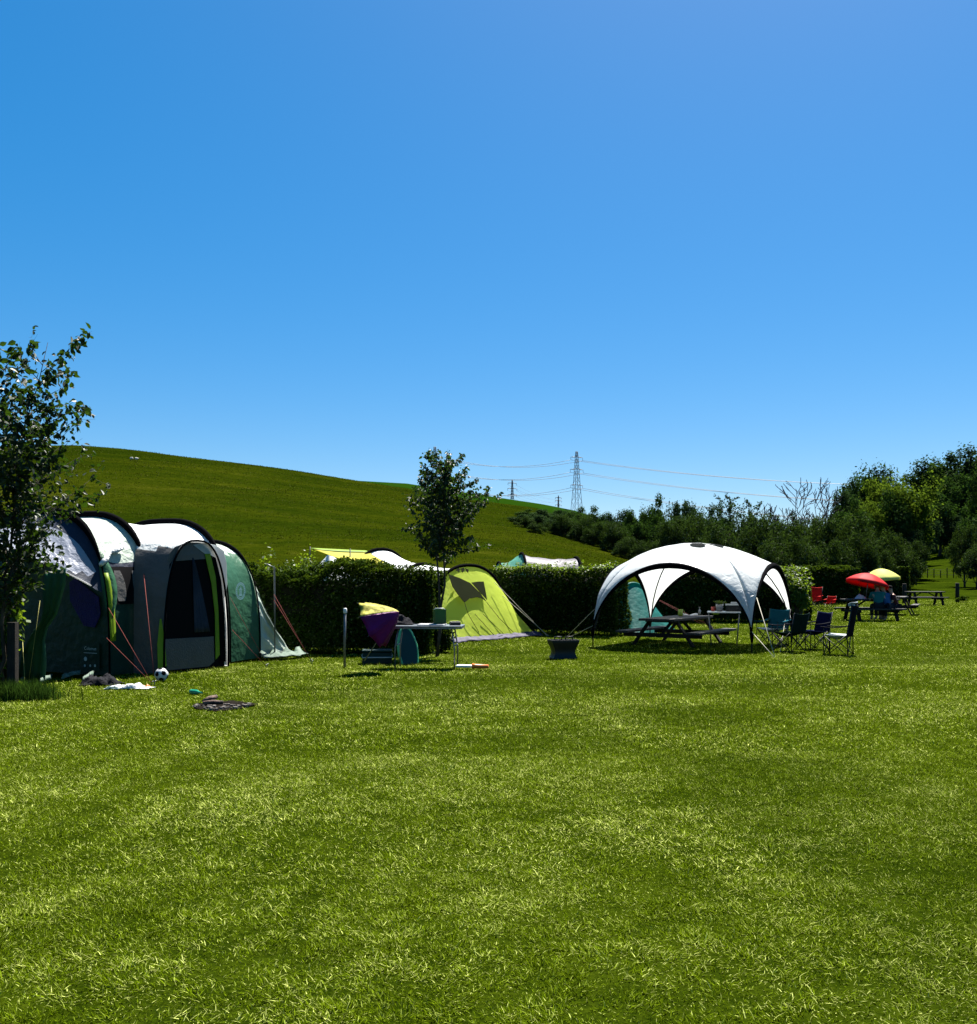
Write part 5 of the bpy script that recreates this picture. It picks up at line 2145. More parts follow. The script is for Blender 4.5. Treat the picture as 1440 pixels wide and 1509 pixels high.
def seated_person(loc, rz, label, shirt, hair, scale=1.0, trousers='trousers_dark', seat=.45, hair_long=False, lean=.12):
    """local +x is the way the person faces; origin on the ground below the hips"""
    t = empty('person', loc, rz, label, 'person', 'people sitting at the far picnic tables', scale)
    z = seat + .08
    L = lean
    pts = [(0, 0, z), (.02 + L * .3, 0, z + .18), (.02 + L * .8, 0, z + .40), (.03 + L, 0, z + .50), (.05 + L * 1.15, 0, z + .58), (.07 + L * 1.3, 0, z + .68), (.09 + L * 1.35, 0, z + .77)]
    rad = [(.16, .13), (.14, .11), (.17, .11), (.08, .07), (.052, .052), (.085, .095), (.075, .085)]
    edges = [(i, i + 1) for i in range(6)]
    for s in (-1, 1):
        k = len(pts)
        pts += [(0, s * .10, z - .01), (.42, s * .14, z + .01), (.40, s * .14, .09), (.53, s * .15, .04)]
        rad += [.10, .065, .045, .04]
        edges += [(0, k), (k, k + 1), (k + 1, k + 2), (k + 2, k + 3)]
        k = len(pts)
        pts += [(.02 + L * .85, s * .20, z + .43), (.10 + L, s * .25, z + .18), (.36 + L, s * .16, z + .24), (.44 + L, s * .14, z + .25)]
        rad += [.065, .045, .034, .03]
        edges += [(2, k), (k, k + 1), (k + 1, k + 2), (k + 2, k + 3)]
        for fi, (dx, dy, dz) in enumerate(((.09, .03, 0), (.10, .01, .004), (.095, -.012, .003), (.08, -.032, 0), (.05, -.055 * s, .01))):
            k2 = len(pts)
            b = pts[k + 3]
            pts.append((b[0] + dx * .55, b[1] + dy, b[2] + dz))
            pts.append((b[0] + dx, b[1] + dy * 1.1, b[2] + dz - .02))
            rad += [.010, .008]
            edges += [(k + 3, k2), (k2, k2 + 1)]
    skin_body(edges, pts, rad, 'body', M['skin'], t, 2)
    # shirt and trousers follow the same joints, a little larger
    sp = [pts[0], pts[1], pts[2], (pts[3][0], 0, pts[3][2] - .03)]
    sr = [(.175, .15), (.16, .125), (.19, .125), (.10, .085)]
    se = [(0, 1), (1, 2), (2, 3)]
    for s, k in ((-1, 11), (1, 11 + 18)):
        a, b = Vector(pts[k]), Vector(pts[k + 1])
        q = len(sp)
        sp += [tuple(a), tuple(a.lerp(b, .7))]
        sr += [.08, .07]
        se += [(2, q), (q, q + 1)]
    skin_body(se, sp, sr, 'shirt', M[shirt], t, 2)
    tp, tr, te = [(0, 0, z - .02)], [(.17, .14)], []
    for s, k in ((-1, 7), (1, 7 + 18)):
        q = len(tp)
        tp += [pts[k], pts[k + 1], tuple(Vector(pts[k + 1]).lerp(Vector(pts[k + 2]), .85))]
        tr += [.115, .08, .06]
        te += [(0, q), (q, q + 1), (q + 1, q + 2)]
    skin_body(te, tp, tr, 'trousers', M[trousers], t, 2)
    # hair
    hp = Vector(pts[6])
    mb = MB()
    rows = []
    for i in range(9):
        f = i / 8
        th = f * (2.0 if hair_long else 1.55)
        row = []
        for j in range(18):
            a = 2 * math.pi * j / 18
            front = max(0, math.cos(a))
            tt = th * (1 - .35 * front)
            rr = .098 if tt < 1.5 else .098 - .01 * (tt - 1.5)
            row.append(hp + Vector((rr * math.sin(tt) * math.cos(a) * 1.08 - .012, rr * math.sin(tt) * math.sin(a), -.02 + .105 * math.cos(tt) - (max(0, tt - 1.5) * .22))))
        rows.append(row)
    mb.grid(rows, closed=True)
    mb.build('hair', M[hair], t)
    # face: nose, eyes, ears
    hd = Vector(pts[5])
    mb = MB()
    mb.tube([hd + Vector((.088, 0, .05)), hd + Vector((.118, 0, .015)), hd + Vector((.09, 0, .005))], [.008, .016, .008], 6)
    for s in (-1, 1):
        mb.tube([hd + Vector((0, s * .085, .05)), hd + Vector((-.01, s * .10, .03)), hd + Vector((.0, s * .085, 0))], [.012, .016, .010], 6)
    mb.build('nose_and_ears', M['skin'], t)
    mb = MB()
    for s in (-1, 1):
        mb.lathe([(.0, -.012), (.012, 0), (.0, .012)], 8, hd + Vector((.088, s * .034, .045)), cap=False)
    mb.tube([hd + Vector((.090, -.022, -.028)), hd + Vector((.096, 0, -.03)), hd + Vector((.090, .022, -.028))], .005, 5)
    mb.build('eyes_and_mouth', M['hair_dark'], t)
    return t


def parasol(top, rim_px_w, foot, label, mat, tilt=(0, 0), drop=.42, ribs=8):
    g = Vector((foot[0], foot[1], foot[2]))
    t = empty('parasol', g, 0, label, 'parasol', None)
    top = top - g
    ax = (top).normalized()
    ax = (ax + Vector((tilt[0], tilt[1], 0))).normalized()
    xv = ax.cross(Vector((0, 1, 0))).normalized()
    yv = ax.cross(xv).normalized()
    rad = rim_px_w
    rows = []
    n = ribs * 6
    for rr in np.linspace(.02, 1, 10):
        row = []
        for k in range(n):
            a = 2 * math.pi * k / n
            f = (k % 6) / 6
            sc = 1 - .045 * math.sin(math.pi * f) * rr
            row.append(top + (xv * math.cos(a) + yv * math.sin(a)) * rad * rr * sc - ax * drop * rr ** 1.75)
        rows.append(row)
    rows.append([p - ax * .10 for p in rows[-1]])
    mb = MB()
    mb.grid(rows, closed=True)
    mb.build('canopy', M[mat], t, thick=.006)
    for k in range(ribs):
        a = 2 * math.pi * k / ribs
        mb = MB()
        mb.tube([top + (xv * math.cos(a) + yv * math.sin(a)) * rad * rr - ax * (drop * rr ** 1.75 + .015) for rr in np.linspace(.02, 1.01, 8)], .008, 5)
        mb.build('rib', M['steel'], t)
    mb = MB()
    mb.tube([(0, 0, 0), top * .55, top - ax * .02], .018, 7)
    mb.build('pole', M['steel'], t)
    mb = MB()
    mb.lathe([(.03, 0), (.03, .03), (.015, .07), (.004, .09)], 8, top - ax * .02)
    mb.build('finial', M['steel'], t)
    return t


def far_group():
    # tables
    g = G(1282, 914)
    picnic_table(g, R(4), 'dark picnic table under the red parasol', 2.0, .80, .46, mat='wood_dark', top='wood_grey')
    z0 = g.z
    g2 = G(1325, 906) + Vector((.0, .2, 0))
    picnic_table(g2, R(62), 'dark picnic table under the pale yellow parasol', 1.9, .78, .45)
    g3 = G(1363, 891.5)
    picnic_table(g3, R(-4), 'empty picnic table standing alone between the two posts', 1.95, .75, .45)
    # parasols
    sc = F / g.y
    parasol(P(1281, 845, g.y), 31 / sc, (P(1276, 886, g.y - .1).x, g.y - .1, z0 + .79), 'red parasol over the nearer of the far picnic tables', 'parasol_red', tilt=(.05, -.05), drop=.36)
    yb = P(1310, 884, g2.y + .6)
    parasol(P(1297, 838, g2.y + .6), 28 / (F / g2.y), (yb.x, yb.y, gz(yb.x, yb.y)), 'pale yellow parasol just behind the red one', 'parasol_yellow', tilt=(.10, 0), drop=.42)
    # people
    def sit(px, dx, dy, rz, label, **kw):
        x = (px - 720) / F * (g.y + dy)
        seated_person((x + dx, g.y + dy, gz(x, g.y + dy)), R(rz), label, **kw)
    sit(1295, 0, -.62, 80, 'person in a teal top sitting with their back turned under the red parasol', shirt='shirt_teal', hair='hair_auburn', hair_long=True, scale=1.05)
    sit(1309, 0, -.55, 120, 'person with fair hair in a blue top sitting at the table end', shirt='shirt_blue', hair='hair_fair', hair_long=True)
    sit(1319, .05, -.35, 170, 'dark haired person in maroon sitting sideways at the right end of the bench', shirt='shirt_maroon', hair='hair_dark', scale=.95)
    # things on the red parasol's table
    s = z0 + .80
    mb = MB()
    rows = []
    for v in np.linspace(-1, 1, 12):
        rows.append([Vector((u * .22, v * .15, .01 + .22 * max(0, 1 - (u * u + v * v)) * (.7 + .5 * mnoise.noise(Vector((u * 3, v * 3, 1)))))) for u in np.linspace(-1, 1, 16)])
    mb.grid(rows)
    o = mb.build('beach_bag', M['white_cloth'])
    o.location = (P(1267, 884, g.y).x, g.y - .1, s)
    tag(o, 'crumpled white bag on the table under the red parasol', 'bag')
    # posts
    for px, foot, top, lab in ((1333, 889, 860, 'dark wooden post close to the end of the empty picnic table'), (1411, 887, 859, 'lone dark wooden post standing right of the empty picnic table')):
        q = G(px, foot)
        h = q.y * (foot - top) / F
        mb = MB()
        mb.lathe([(.12, -.1), (.115, h * .5), (.11, h - .02), (.09, h)], 10)
        o = mb.build('wooden_post', M['post_wood'])
        o.location = q
        tag(o, lab, 'post')
    q = G(1418, 888)
    bush('weed_clump', q, .9, .45, 'leaf_hedge', 'low clump of weeds at the foot of the lone post', 77, 400, .09, 'weeds', lumps=8)


# ------------------------------------------------------------------ pylons and wires, fence, sheep
def pylon(name, px, top_y, arm_ys, d, label, base_drop=25, armw=17):
    top = P(px, top_y, d)
    s = d / F
    zb = top.z - (arm_ys[-1] - top_y) * s - base_drop
    base = Vector((top.x, top.y, zb))
    h = top.z - zb
    t = empty('pylon', base, R(24), label, 'pylon', 'power line pylons beyond the hill')
    r = .016 * h * .22 + .02
    waist_z = (arm_ys[-1] - top_y) * s
    waist_z = h - waist_z - 2 * s * 3

    def hw(z):
        if z < waist_z:
            return lerp(h * .085, h * .028, (z / waist_z) ** .75)
        return lerp(h * .028, h * .008, (z - waist_z) / (h - waist_z))
    lv = [0, .14, .27, .39, .5, .6, .68, .75, .81, .87, .93, 1.0]
    rt = d / F * .36
    mb = MB()
    cs = ((-1, -1), (1, -1), (1, 1), (-1, 1))
    for a, b in cs:
        mb.tube([(a * hw(l * h), b * hw(l * h), l * h) for l in lv], rt, 4)
    for i in range(len(lv) - 1):
        z0, z1 = lv[i] * h, lv[i + 1] * h
        for q in range(4):
            a, b = cs[q], cs[(q + 1) % 4]
            p = lambda c, z: (c[0] * hw(z), c[1] * hw(z), z)
            mb.tube([p(a, z0), p(b, z1)], rt * .55, 3, cap=False)
            mb.tube([p(b, z0), p(a, z1)], rt * .55, 3, cap=False)
    mb.build('lattice_mast', M['pylon_steel'], t)
    tips = []
    for ay in arm_ys:
        za = h - (ay - top_y) * s
        aw = armw * s * (1.0 if ay != arm_ys[1] else 1.08)
        mb = MB()
        for sx in (-1, 1):
            mb.tube([(sx * hw(za), -hw(za), za), (sx * aw, 0, za)], rt * .8, 4)
            mb.tube([(sx * hw(za), hw(za), za), (sx * aw, 0, za)], rt * .8, 4)
            mb.tube([(0, 0, za + aw * .18), (sx * aw, 0, za)], rt * .7, 4)
        mb.build('cross_arm', M['pylon_steel'], t)
        for sx in (-1, 1):
            mb = MB()
            il = aw * .42
            mb.tube([(sx * aw, 0, za), (sx * aw, 0, za - il)], rt * .7, 5)
            mb.build('insulator', M['pylon_steel'], t)
            tips.append((sx, ay, Matrix.LocRotScale(t.location, t.rotation_euler, t.scale) @ Vector((sx * aw, 0, za - il))))
    return t, tips


def power_line():
    labels = ['tall lattice pylon rising over the wood', 'lattice pylon just visible behind the top of the sapling',
              'small distant pylon on the skyline left of the tall one', 'tiny farthest pylon above the edge of the wood']
    a, ta = pylon('pylon', 850, 665, (674, 692, 715), 430, labels[0], 30, 10)
    b, tb = pylon('pylon', 641, 658, (668, 688, 712), 440, labels[1], 30, 10)
    c, tc = pylon('pylon', 755, 707, (712, 720, 729), 850, labels[2], 22, 7)
    d, td = pylon('pylon', 823, 730, (733.5, 738, 744), 1400, labels[3], 20, 5)
    # wires of the main line: three levels, two sides; sagging spans, on beyond the frame both ways
    for (sx, ay, p), (_, _, q) in zip(ta, tb):
        span(q, p, 4.0, 'power cable on the span between the two large pylons')
    off = {674: (1560, 716), 692: (1560, 746), 715: (1560, 782)}
    for sx, ay, p in ta:
        e = off[ay]
        q = P(e[0] + sx * 6, e[1], 330)
        span(p, q, 4.0, 'power cable leaving the tall pylon towards the right')
    for (sx, ay, p), (_, _, q) in zip(tc, td):
        span(p, q, 4, 'faint power cable between the two distant pylons', .07)


def span(a, b, sag, label, r=.075):
    pts = []
    for f in np.linspace(0, 1, 20):
        q = a.lerp(b, f)
        q.z -= sag * 4 * f * (1 - f)
        pts.append(q - a)
    mb = MB()
    mb.tube(pts, r, 4)
    o = mb.build('power_cable', M['cable'])
    o.location = a
    tag(o, label, 'power cable', 'power cables of the pylon line')


def field_fence():
    pts = [G(1352, 847.6, 60), G(1440, 847.6, 60)]
    a = P(1338, 848, 108)
    b = P(1560, 848, 108)
    t = empty('field_fence', (a.x, a.y, gz(a.x, a.y)), 0, 'low post and wire fence at the far edge of the lawn', 'fence')
    o = Vector(t.location)
    n = 24
    for i in range(n):
        x = lerp(a.x, b.x, i / (n - 1))
        z = gz(x, a.y)
        mb = MB()
        mb.lathe([(.06, -.1), (.06, .95 + .15 * math.sin(i * 2.3)), (.03, 1.02 + .15 * math.sin(i * 2.3))], 6, Vector((x, a.y, z)) - o)
        mb.build('fence_post', M['post_wood'], t)
    mb = MB()
    for h in (.35, .65, .92):
        mb.tube([Vector((lerp(a.x, b.x, f), a.y, gz(lerp(a.x, b.x, f), a.y) + h)) - o for f in np.linspace(0, 1, 24)], .008, 4)
    mb.build('wire', M['post_wood'], t)


def sheep(px, py, rz, label):
    g = G(px, py, 60)
    t = empty('sheep', g, rz, label, 'sheep', 'sheep on the hill')
    pts = [(0, 0, .62), (-.35, 0, .64), (.30, 0, .62), (.50, 0, .74)]
    rad = [(.27, .30), (.24, .26), (.24, .26), (.12, .12)]
    skin_body([(0, 1), (0, 2), (2, 3)], pts, rad, 'body', M['fleece'], t, 2)
    lp, lr, le = [(.55, 0, .80)], [.10], []
    skin_body([(0, 1), (1, 2)], [(.52, 0, .82), (.66, 0, .78), (.80, 0, .68)], [.10, .085, .05], 'head', M['sheep_face'], t, 2)
    for x in (-.36, .30):
        for s in (-1, 1):
            bx = -.05 if x < 0 else .0
            skin_body([(0, 1), (1, 2)], [(x, s * .13, .5), (x + bx, s * .13, .26), (x, s * .13, 0)], [.08, .045, .035], 'leg', M['sheep_face'], t, 1)
    return t

# ================================================================== TREES OF THE WOOD
def place_tree(proto, px, top_y, base_y, d, width_px, label, group, first=None, name=None, rz=0.0, sink=0.0):
    """copy a crown-and-trunk tree so that it stands at depth d with the size it has there"""
    x = (px - 720) / F * d
    g = gz(x, d)
    topz = CAM_H + (YH - top_y) / F * d
    h = max(1.5, topz - g)
    w = width_px / F * d
    o, ph, pw = proto
    c = copy_tree(o)
    # low branches sweep the ground: the crown's lowest part goes below it
    c.location = (x, d, g - sink * h)
    c.rotation_euler = (0, 0, rz)
    c.scale = (w / pw, w / pw, h * (1 + sink) / ph)
    tag(c, label, 'tree', group)
    return c


def build_wood():
    rng = np.random.default_rng(42)
    PR = {
        'a': (woodland_proto('woodland_tree', 1, 9, 7.5, 1.2, 'leaf_wood', 60, 11000, .30), 9, 7.5),
        'b': (woodland_proto('woodland_tree', 2, 9, 7.0, 1.0, 'leaf_wood_blue', 54, 11000, .28, lump_r=.24), 9, 7.0),
        'c': (woodland_proto('woodland_tree', 3, 10, 7.0, .8, 'leaf_wood', 70, 12000, .27, 'cone', lump_r=.22), 10, 7.0),
        'd': (woodland_proto('bushy_tree', 4, 6, 5.0, .3, 'leaf_glinting', 38, 13000, .14, lump_r=.21), 6, 5.0),
        'e': (woodland_proto('broad_tree', 5, 14, 11, 2.0, 'leaf_olive', 70, 16000, .32, 'broad', lump_r=.22), 14, 11),
        'f': (woodland_proto('woodland_tree', 6, 14, 9, 1.5, 'leaf_wood', 80, 16000, .32, lump_r=.20), 14, 9),
        'g': (woodland_proto('poplar_tree', 7, 15, 8, 1.5, 'leaf_wood_blue', 80, 15000, .30, 'cone', lump_r=.18), 15, 8),
    }
    gl = 'woodland trees along the foot of the hill'
    lab = 'dark round-headed tree in the wood along the foot of the hill'
    # left wing of the wood, seen against the hill; its lower edge runs down to the right
    gl = 'woodland trees along the foot of the hill'
    lab = 'dark round-headed tree in the wood along the foot of the hill'
    sky_x = [775, 790, 830, 905, 945, 985, 1020, 1040, 1075, 1120, 1160, 1240]
    sky_y = [753, 743, 745, 746, 736, 729, 728, 742, 743, 752, 755, 748]
    kinds = 'ababcabfcb'
    i = 0

    def stand(px, top, base, w, k):
        g = G(px, base, 60)
        d = min(g.y, 250)
        place_tree(PR[k], px, top, 0, d, w, lab, gl, rz=rng.random() * 6.28, sink=.45)
    for px in range(784, 1240, 19):
        st = float(np.interp(px, sky_x, sky_y))
        ed = 772 + .303 * (px - 765)
        stand(px + rng.normal(0, 3), st + 1 + abs(rng.normal(0, 3)), min(ed - 12, 824), 40 + 14 * rng.random(), kinds[i % 10])
        i += 3
    for px in range(776, 1080, 21):
        st = float(np.interp(px, sky_x, sky_y))
        ed = min(772 + .303 * (px - 765), 834)
        stand(px + rng.normal(0, 3), st + .30 * (ed - st) + rng.normal(0, 2), ed - 5, 38 + 14 * rng.random(), kinds[(i + 1) % 10])
        i += 3
    for px in range(774, 1060, 19):
        st = float(np.interp(px, sky_x, sky_y))
        ed = min(772 + .303 * (px - 765), 838)
        hh = (.28 + .5 * rng.random()) * (ed - st)
        stand(px + rng.normal(0, 5), ed - hh, ed + rng.normal(.5, 2), 20 + .6 * hh + 8 * rng.random(), 'd')
        i += 1
    # middle rank of glinting bushy trees behind the hedges
    lab2 = 'bushy glinting tree in the rank behind the hedges, right of the dome'
    g2 = 'bushy trees in the rank behind the hedges'
    Mid = [(1062, 762, 74, 96), (1112, 760, 70, 100), (1160, 772, 66, 96), (1205, 762, 70, 100), (1248, 756, 70, 96), (1288, 758, 72, 100), (1090, 792, 60, 90),
           (1140, 798, 58, 90), (1185, 795, 58, 88), (1232, 790, 62, 92), (1272, 790, 64, 90), (1312, 782, 72, 76), (1030, 800, 62, 84), (1330, 800, 80, 60), (1300, 806, 66, 70)]
    for px, ty, d, w in Mid:
        ty += rng.normal(0, 7)
        w *= .78 + .3 * rng.random()
        place_tree(PR['d'], px, ty, 0, d, w, lab2, g2, rz=rng.random() * 6.28, sink=.2)
    # tall trees on the right
    lab3 = 'tall dark tree in the mass at the right edge of the field'
    g3 = 'tall trees at the right edge'
    Rt = [(1262, 690, 112, 60, 'f', None), (1288, 672, 118, 90, 'f', None), (1248, 712, 108, 56, 'b', None), (1378, 662, 190, 96, 'f', None), (1428, 640, 185, 104, 'g', None),
          (1405, 690, 175, 80, 'f', None), (1462, 660, 120, 76, 'f', None), (1500, 650, 110, 110, 'g', None), (1545, 660, 115, 110, 'f', None), (1260, 738, 96, 70, 'a', None),
          (1300, 728, 100, 80, 'a', None), (1344, 742, 104, 80, 'b', None), (1385, 730, 168, 80, 'a', None), (1452, 716, 130, 70, 'f', None), (1345, 776, 98, 50, 'b', None),
          (1230, 760, 100, 60, 'b', None), (1362, 752, 150, 50, 'b', None), (1412, 756, 165, 60, 'b', None), (1436, 752, 160, 50, 'a', None), (1478, 740, 94, 90, 'a', None)]
    for px, ty, d, w, k, _ in Rt:
        place_tree(PR[k], px, ty, 0, d, w, lab3, g3, rz=rng.random() * 6.28)
    place_tree(PR['e'], 1328, 680, 0, 102, 112, 'broad olive green tree with a rounded crown standing out from the darker tall trees', None, rz=.4)
    place_tree(PR['e'], 1278, 722, 0, 98, 66, 'smaller olive green tree just left of the broad rounded one', None, rz=2.0)
    place_tree(PR['d'], 1422, 772, 0, 84, 52, 'small bushy tree at the right edge of the grass gap', None, rz=2.0)
    place_tree(PR['d'], 1350, 795, 0, 92, 46, 'small bushy tree at the left edge of the grass gap', None, rz=1.0)
    place_tree(PR['d'], 1440, 800, 0, 80, 60, 'low bushy tree touching the right side of the picture, below the tall trees', None, rz=3.0)
    # loose airy saplings sticking up above the rank
    for o, _, _ in PR.values():
        for ch in list(o.children):
            bpy.data.objects.remove(ch)
        bpy.data.objects.remove(o)


def airy_trees():
    for px, ty, d, seed, lab in ((1075, 730, 84, 31, 'thin airy tree with sparse leaves poking above the rank left of the bare tree'),
                                 (1108, 741, 82, 32, 'low sparse tree top between the airy tree and the bare tree')):
        x = (px - 720) / F * d
        h = CAM_H + (YH - ty) / F * d - gz(x, d)
        sapling('airy_tree', seed, (x, d, gz(x, d)), h, spread=.9, trunk_frac=.3, nb=20, leaf=.20, nleaf=1500, label=lab, mat='leaf_wood_blue', branch_len=.36)


def bare_tree():
    rng = np.random.default_rng(8)
    d = 105
    x = (1181 - 720) / F * d
    h = CAM_H + (YH - 701) / F * d - gz(x, d)
    t = empty('bare_tree', (x, d, gz(x, d)), 0, 'leafless dead tree with a fan of grey branches above the wood', 'tree')
    mb = MB()

    def grow(p, dr, L, r, lev):
        pts, rs = [p], [r]
        q = p.copy()
        dd = dr.copy()
        for i in range(4):
            dd = (dd + Vector(rng.normal(0, .09, 3)) + Vector((0, 0, .07))).normalized()
            q = q + dd * L / 4
            pts.append(q.copy())
            rs.append(r * (1 - .15 * (i + 1)))
        mb.tube(pts, [max(v, .035) for v in rs], 6 if lev < 2 else 4, cap=False)
        if lev >= 5:
            return
        for k in range(3 if lev < 3 else 2):
            a = rng.random() * 6.28
            ax = dd.orthogonal().normalized()
            ax = Matrix.Rotation(a, 3, dd) @ ax
            nd = (dd + ax * (.45 + .35 * rng.random())).normalized()
            grow(pts[-1 if k else 3], nd, L * (.62 + .2 * rng.random()), rs[-1] * .70, lev + 1)
    for ang, ll in ((-.42, .85), (.02, 1.0), (.35, .8)):
        grow(Vector((0, 0, 0)), Vector((ang, .1 * ang, 1)).normalized(), h * .36 * ll, h * .026, 0)
    zs = [v[2] for v in mb.v]
    k = h / max(zs)
    mb.v = [(a * k * 1.05, b * k, c * k) for a, b, c in mb.v]
    mb.build('trunk', M['bark_pale'], t)


def hedges_and_near_plants():
    # spurs of hedge that divide the pitches
    def pt2(px, d, off=0):
        x = (px - 720) / F * d
        return Vector((x, d, gz(x, d)))
    gA = G(560, 968)
    dA = gA.y + 1.0
    hedge('hedge', pt2(330, dA + .7), pt2(644, dA), 1.1, (CAM_H + (YH - 841) / F * dA) - gz(0, dA), 'dense dark hedge between the family tent and the sapling', 1, 2600, .062, top_mat='leaf_hedge', rough=.17, shoots=150)
    dB = 26.5
    hedge('hedge', pt2(733, dB + 1.6), pt2(915, dB + .1), 1.1, (CAM_H + (YH - 838) / F * dB) - gz(1, dB), 'dark hedge between the yellow-green tent and the dome', 2, 1900, .066, shoots=110)
    dC = 34.0
    hedge('hedge', pt2(955, dC + .4), pt2(1184, dC + .6), 1.3, (CAM_H + (YH - 840) / F * dC) - gz(6, dC), 'dark hedge showing through the arches of the dome', 3, 1300, .085, shoots=110)
    dD = 54
    hedge('hedge', pt2(1120, dD), pt2(1256, dD + .5), 1.4, (CAM_H + (YH - 837) / F * dD) - gz(12, dD), 'dark hedge behind the two red camp chairs', 4, 800, .11, mat='leaf_hedge', top_mat='leaf_hedge')
    dE = 66
    hedge('hedge', pt2(1170, dE), pt2(1330, dE + 1), 1.8, (CAM_H + (YH - 838) / F * dE) - gz(20, dE), 'farthest hedge behind the parasols', 6, 500, .15, top_mat='leaf_hedge')
    bush('bush', pt2(1172, 33.2), 1.2, (CAM_H + (YH - 833) / F * 33) - gz(9, 33), 'leaf_lit', 'bright green bush at the end of the hedge right of the dome', 7, 5200, .085, lumps=26)
    # lit shrubs behind the first hedge
    for i, (px, ty, d, w) in enumerate(((396, 812, 23, .9), (425, 806, 25, 1.0), (446, 800, 26, .8))):
        p = pt2(px, d)
        bush('shrub', p, w, (CAM_H + (YH - ty) / F * d) - p.z, 'leaf_lit', ['sunlit shrub just right of the family tent, behind the hedge', 'middle one of the three sunlit shrubs behind the hedge',
                                                                           'sunlit shrub beside the awning pole, behind the hedge'][i], 20 + i, 1500, .07, 'shrub', 'sunlit shrubs behind the hedge', 14)
    # near spur at the left edge
    p0, p1 = pt2(-400, 13.2), pt2(-34, 12.6)
    hedge('hedge', p0, p1, .9, 1.35, 'leafy hedge end at the left edge beside the wooden post', 5, 1500, .085, mat='leaf_hedge', rough=.22, shoots=120)
    # young trees
    d = 12.2
    x = (8 - 720) / F * d
    h = CAM_H + (YH - 500) / F * d
    sapling('young_tree', 3, (x - .30, d, gz(x, d)), h, lean=(.42, 0), spread=.74, trunk_frac=.24, nb=36, leaf=.095, nleaf=5400, stems=3, mat='leaf_sapling',
            label='leafy young tree at the left edge in front of the family tent', branch_len=.36, droop=.35, upright=.95)
    g = G(641, 968)
    h = CAM_H + (YH - 676) / F * g.y - g.z
    sapling('young_tree', 9, g, h, lean=(.06, 0), spread=.66, trunk_frac=.48, nb=36, leaf=.080, nleaf=6600, stems=2, mat='leaf_sapling',
            label='slender sapling with a dark crown standing behind the folding table', branch_len=.37, droop=.4, upright=.62)
    bush('undergrowth_bush', G(650, 962) + Vector((-.05, .15, 0)), .8, .75, 'leaf_hedge', 'scruffy growth round the foot of the sapling', 15, 1200, .06, 'bush', None, 12)
    p = pt2(10, 12.75)
    bush('bush', p, .60, CAM_H + (YH - 806) / F * 12.75 - p.z, 'leaf_lit', 'yellow-green leafy bush at the left edge behind the wooden post', 55, 900, .095, lumps=16)
    # long grass at the foot of the post
    rng = np.random.default_rng(3)
    n = 2200
    q = G(22, 1032)
    x = q.x + rng.normal(0, .22, n)
    y = q.y + rng.normal(0, .10, n) + .08
    ln = .12 + .22 * rng.random(n)
    v, qd, tr, c = blades(rng, x, y, ground_z(x, y), ln, np.full(n, .009), np.abs(rng.normal(.3, .25, n)), rng.random(n) * 6.28, rng.random(n) * 3.14,
                          ALB * np.array([.035, .075, .010]) * (.6 + .8 * rng.random(n))[:, None], 2)
    o = quick_mesh('grass_tuft', v, qd, M_GRASS, colors=c, tris=tr)
    tag(o, 'unmown tuft of long grass round the wooden post', 'grass', kind='stuff')


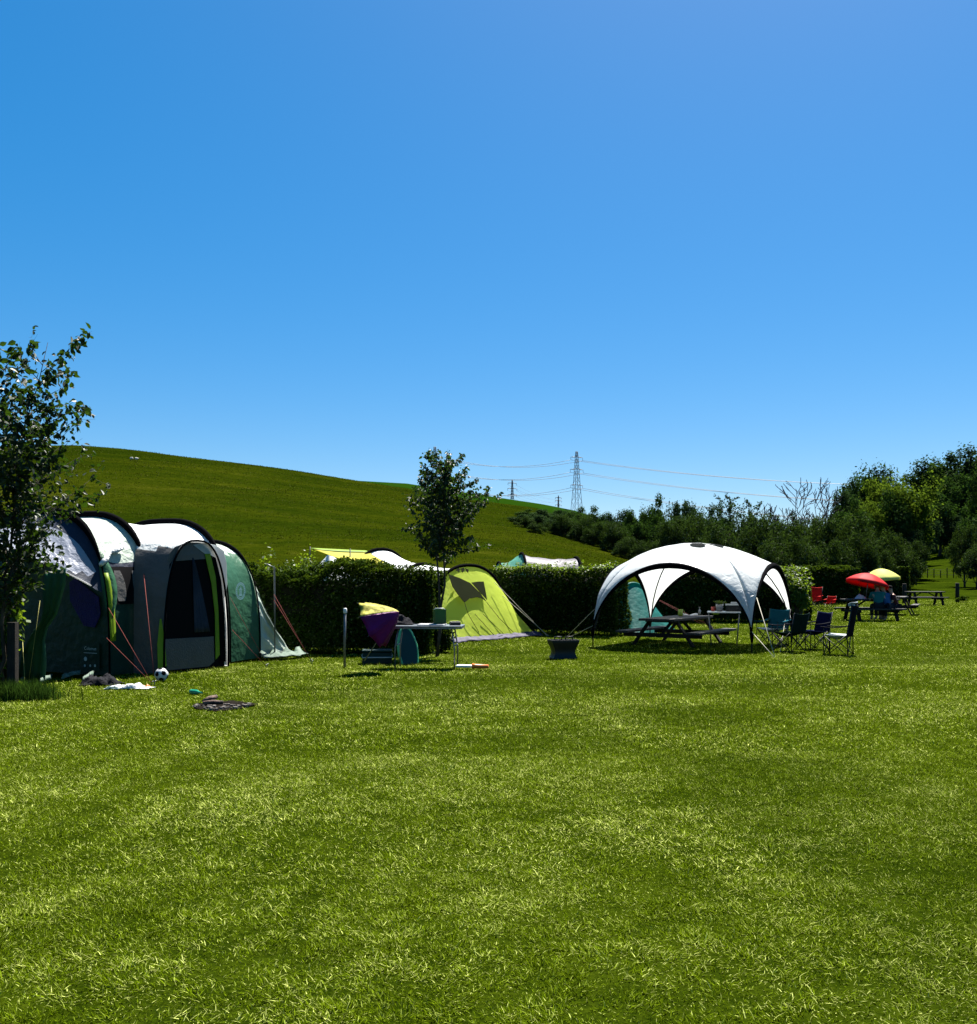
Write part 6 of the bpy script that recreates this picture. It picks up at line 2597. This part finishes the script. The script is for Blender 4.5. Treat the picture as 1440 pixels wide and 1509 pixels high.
# ================================================================== LIGHT, CAMERA
def setup():
    w = bpy.data.worlds.new('World')
    SC.world = w
    w.use_nodes = True
    nt = w.node_tree
    nt.nodes.clear()
    out = nt.nodes.new('ShaderNodeOutputWorld')
    bg = nt.nodes.new('ShaderNodeBackground')
    sky = nt.nodes.new('ShaderNodeTexSky')
    sky.sky_type = 'NISHITA'
    sky.sun_disc = False
    sky.sun_elevation = R(SUN_EL)
    sky.sun_rotation = R(SUN_AZ)
    sky.altitude = 50
    sky.air_density = SKY[0]
    sky.dust_density = SKY[1]
    sky.ozone_density = SKY[2]
    hs = nt.nodes.new('ShaderNodeHueSaturation')
    hs.inputs['Saturation'].default_value = SKY[3]
    hs.inputs['Hue'].default_value = SKY[5]
    ga = nt.nodes.new('ShaderNodeGamma')
    ga.inputs['Gamma'].default_value = SKY[6]
    nt.links.new(sky.outputs[0], ga.inputs[0])
    nt.links.new(ga.outputs[0], hs.inputs['Color'])
    nt.links.new(hs.outputs[0], bg.inputs[0])
    bg.inputs[1].default_value = SKY[4]
    nt.links.new(bg.outputs[0], out.inputs[0])
    sun = bpy.data.lights.new('sun', 'SUN')
    sun.energy = SUN_E
    sun.angle = R(.53)
    sun.color = (1, .955, .88)
    so = bpy.data.objects.new('sun', sun)
    COL.objects.link(so)
    el, az = R(SUN_EL), R(SUN_AZ)
    s = Vector((math.sin(az) * math.cos(el), math.cos(az) * math.cos(el), math.sin(el)))
    so.rotation_euler = s.to_track_quat('Z', 'Y').to_euler()
    so.location = s * 30
    cam = bpy.data.cameras.new('camera')
    co = bpy.data.objects.new('camera', cam)
    COL.objects.link(co)
    co.location = (0, 0, CAM_H)
    co.rotation_euler = (R(90), 0, 0)
    cam.sensor_fit = 'HORIZONTAL'
    cam.sensor_width = 36
    cam.lens = 36 * F / 1440
    cam.shift_y = (YH - 754.5) / 1440
    cam.clip_end = 6000
    cam.clip_start = .05
    SC.camera = co
    SC.view_settings.view_transform = 'Standard'
    SC.view_settings.look = 'None'
    SC.view_settings.exposure = EXPOSURE
    SC.view_settings.gamma = 1
    cy = SC.cycles
    cy.max_bounces = 6
    cy.diffuse_bounces = 3
    cy.glossy_bounces = 2
    cy.transmission_bounces = 4
    cy.transparent_max_bounces = 8
    cy.caustics_reflective = False
    cy.caustics_refractive = False


SUN_EL, SUN_AZ, SUN_E = 59, 24, 5.0
SKY = (.8, .4, 5.5, 1.76, .070, .499, .62)
EXPOSURE = 2.0
setup()
build_ground()
build_far_field()
tent = family_tent()
Mti = Matrix.LocRotScale(tent.location, tent.rotation_euler, tent.scale).inverted()


def in_tent(x, y):
    lx = Mti[0][0] * x + Mti[0][1] * y + Mti[0][3]
    ly = Mti[1][0] * x + Mti[1][1] * y + Mti[1][3]
    return (lx > .9) & (lx < 5.6) & (ly > .05) & (ly < 3.3)


gp = G(330, 1041)


def in_patch(x, y):
    return (((x - gp.x) / .42) ** 2 + ((y - gp.y) / .36) ** 2) < .8


build_grass([in_tent, in_patch])
build_meadow_grass()
yellow_tent()
far_tents()
dome_shelter()
lawn_furniture()
far_group()
hedges_and_near_plants()
build_wood()
airy_trees()
bare_tree()
power_line()
field_fence()
sheep(194, 679, R(160), 'sheep grazing high on the hill, left of its companion')
sheep(201, 679.5, R(20), 'sheep standing high on the hill, right of its companion')
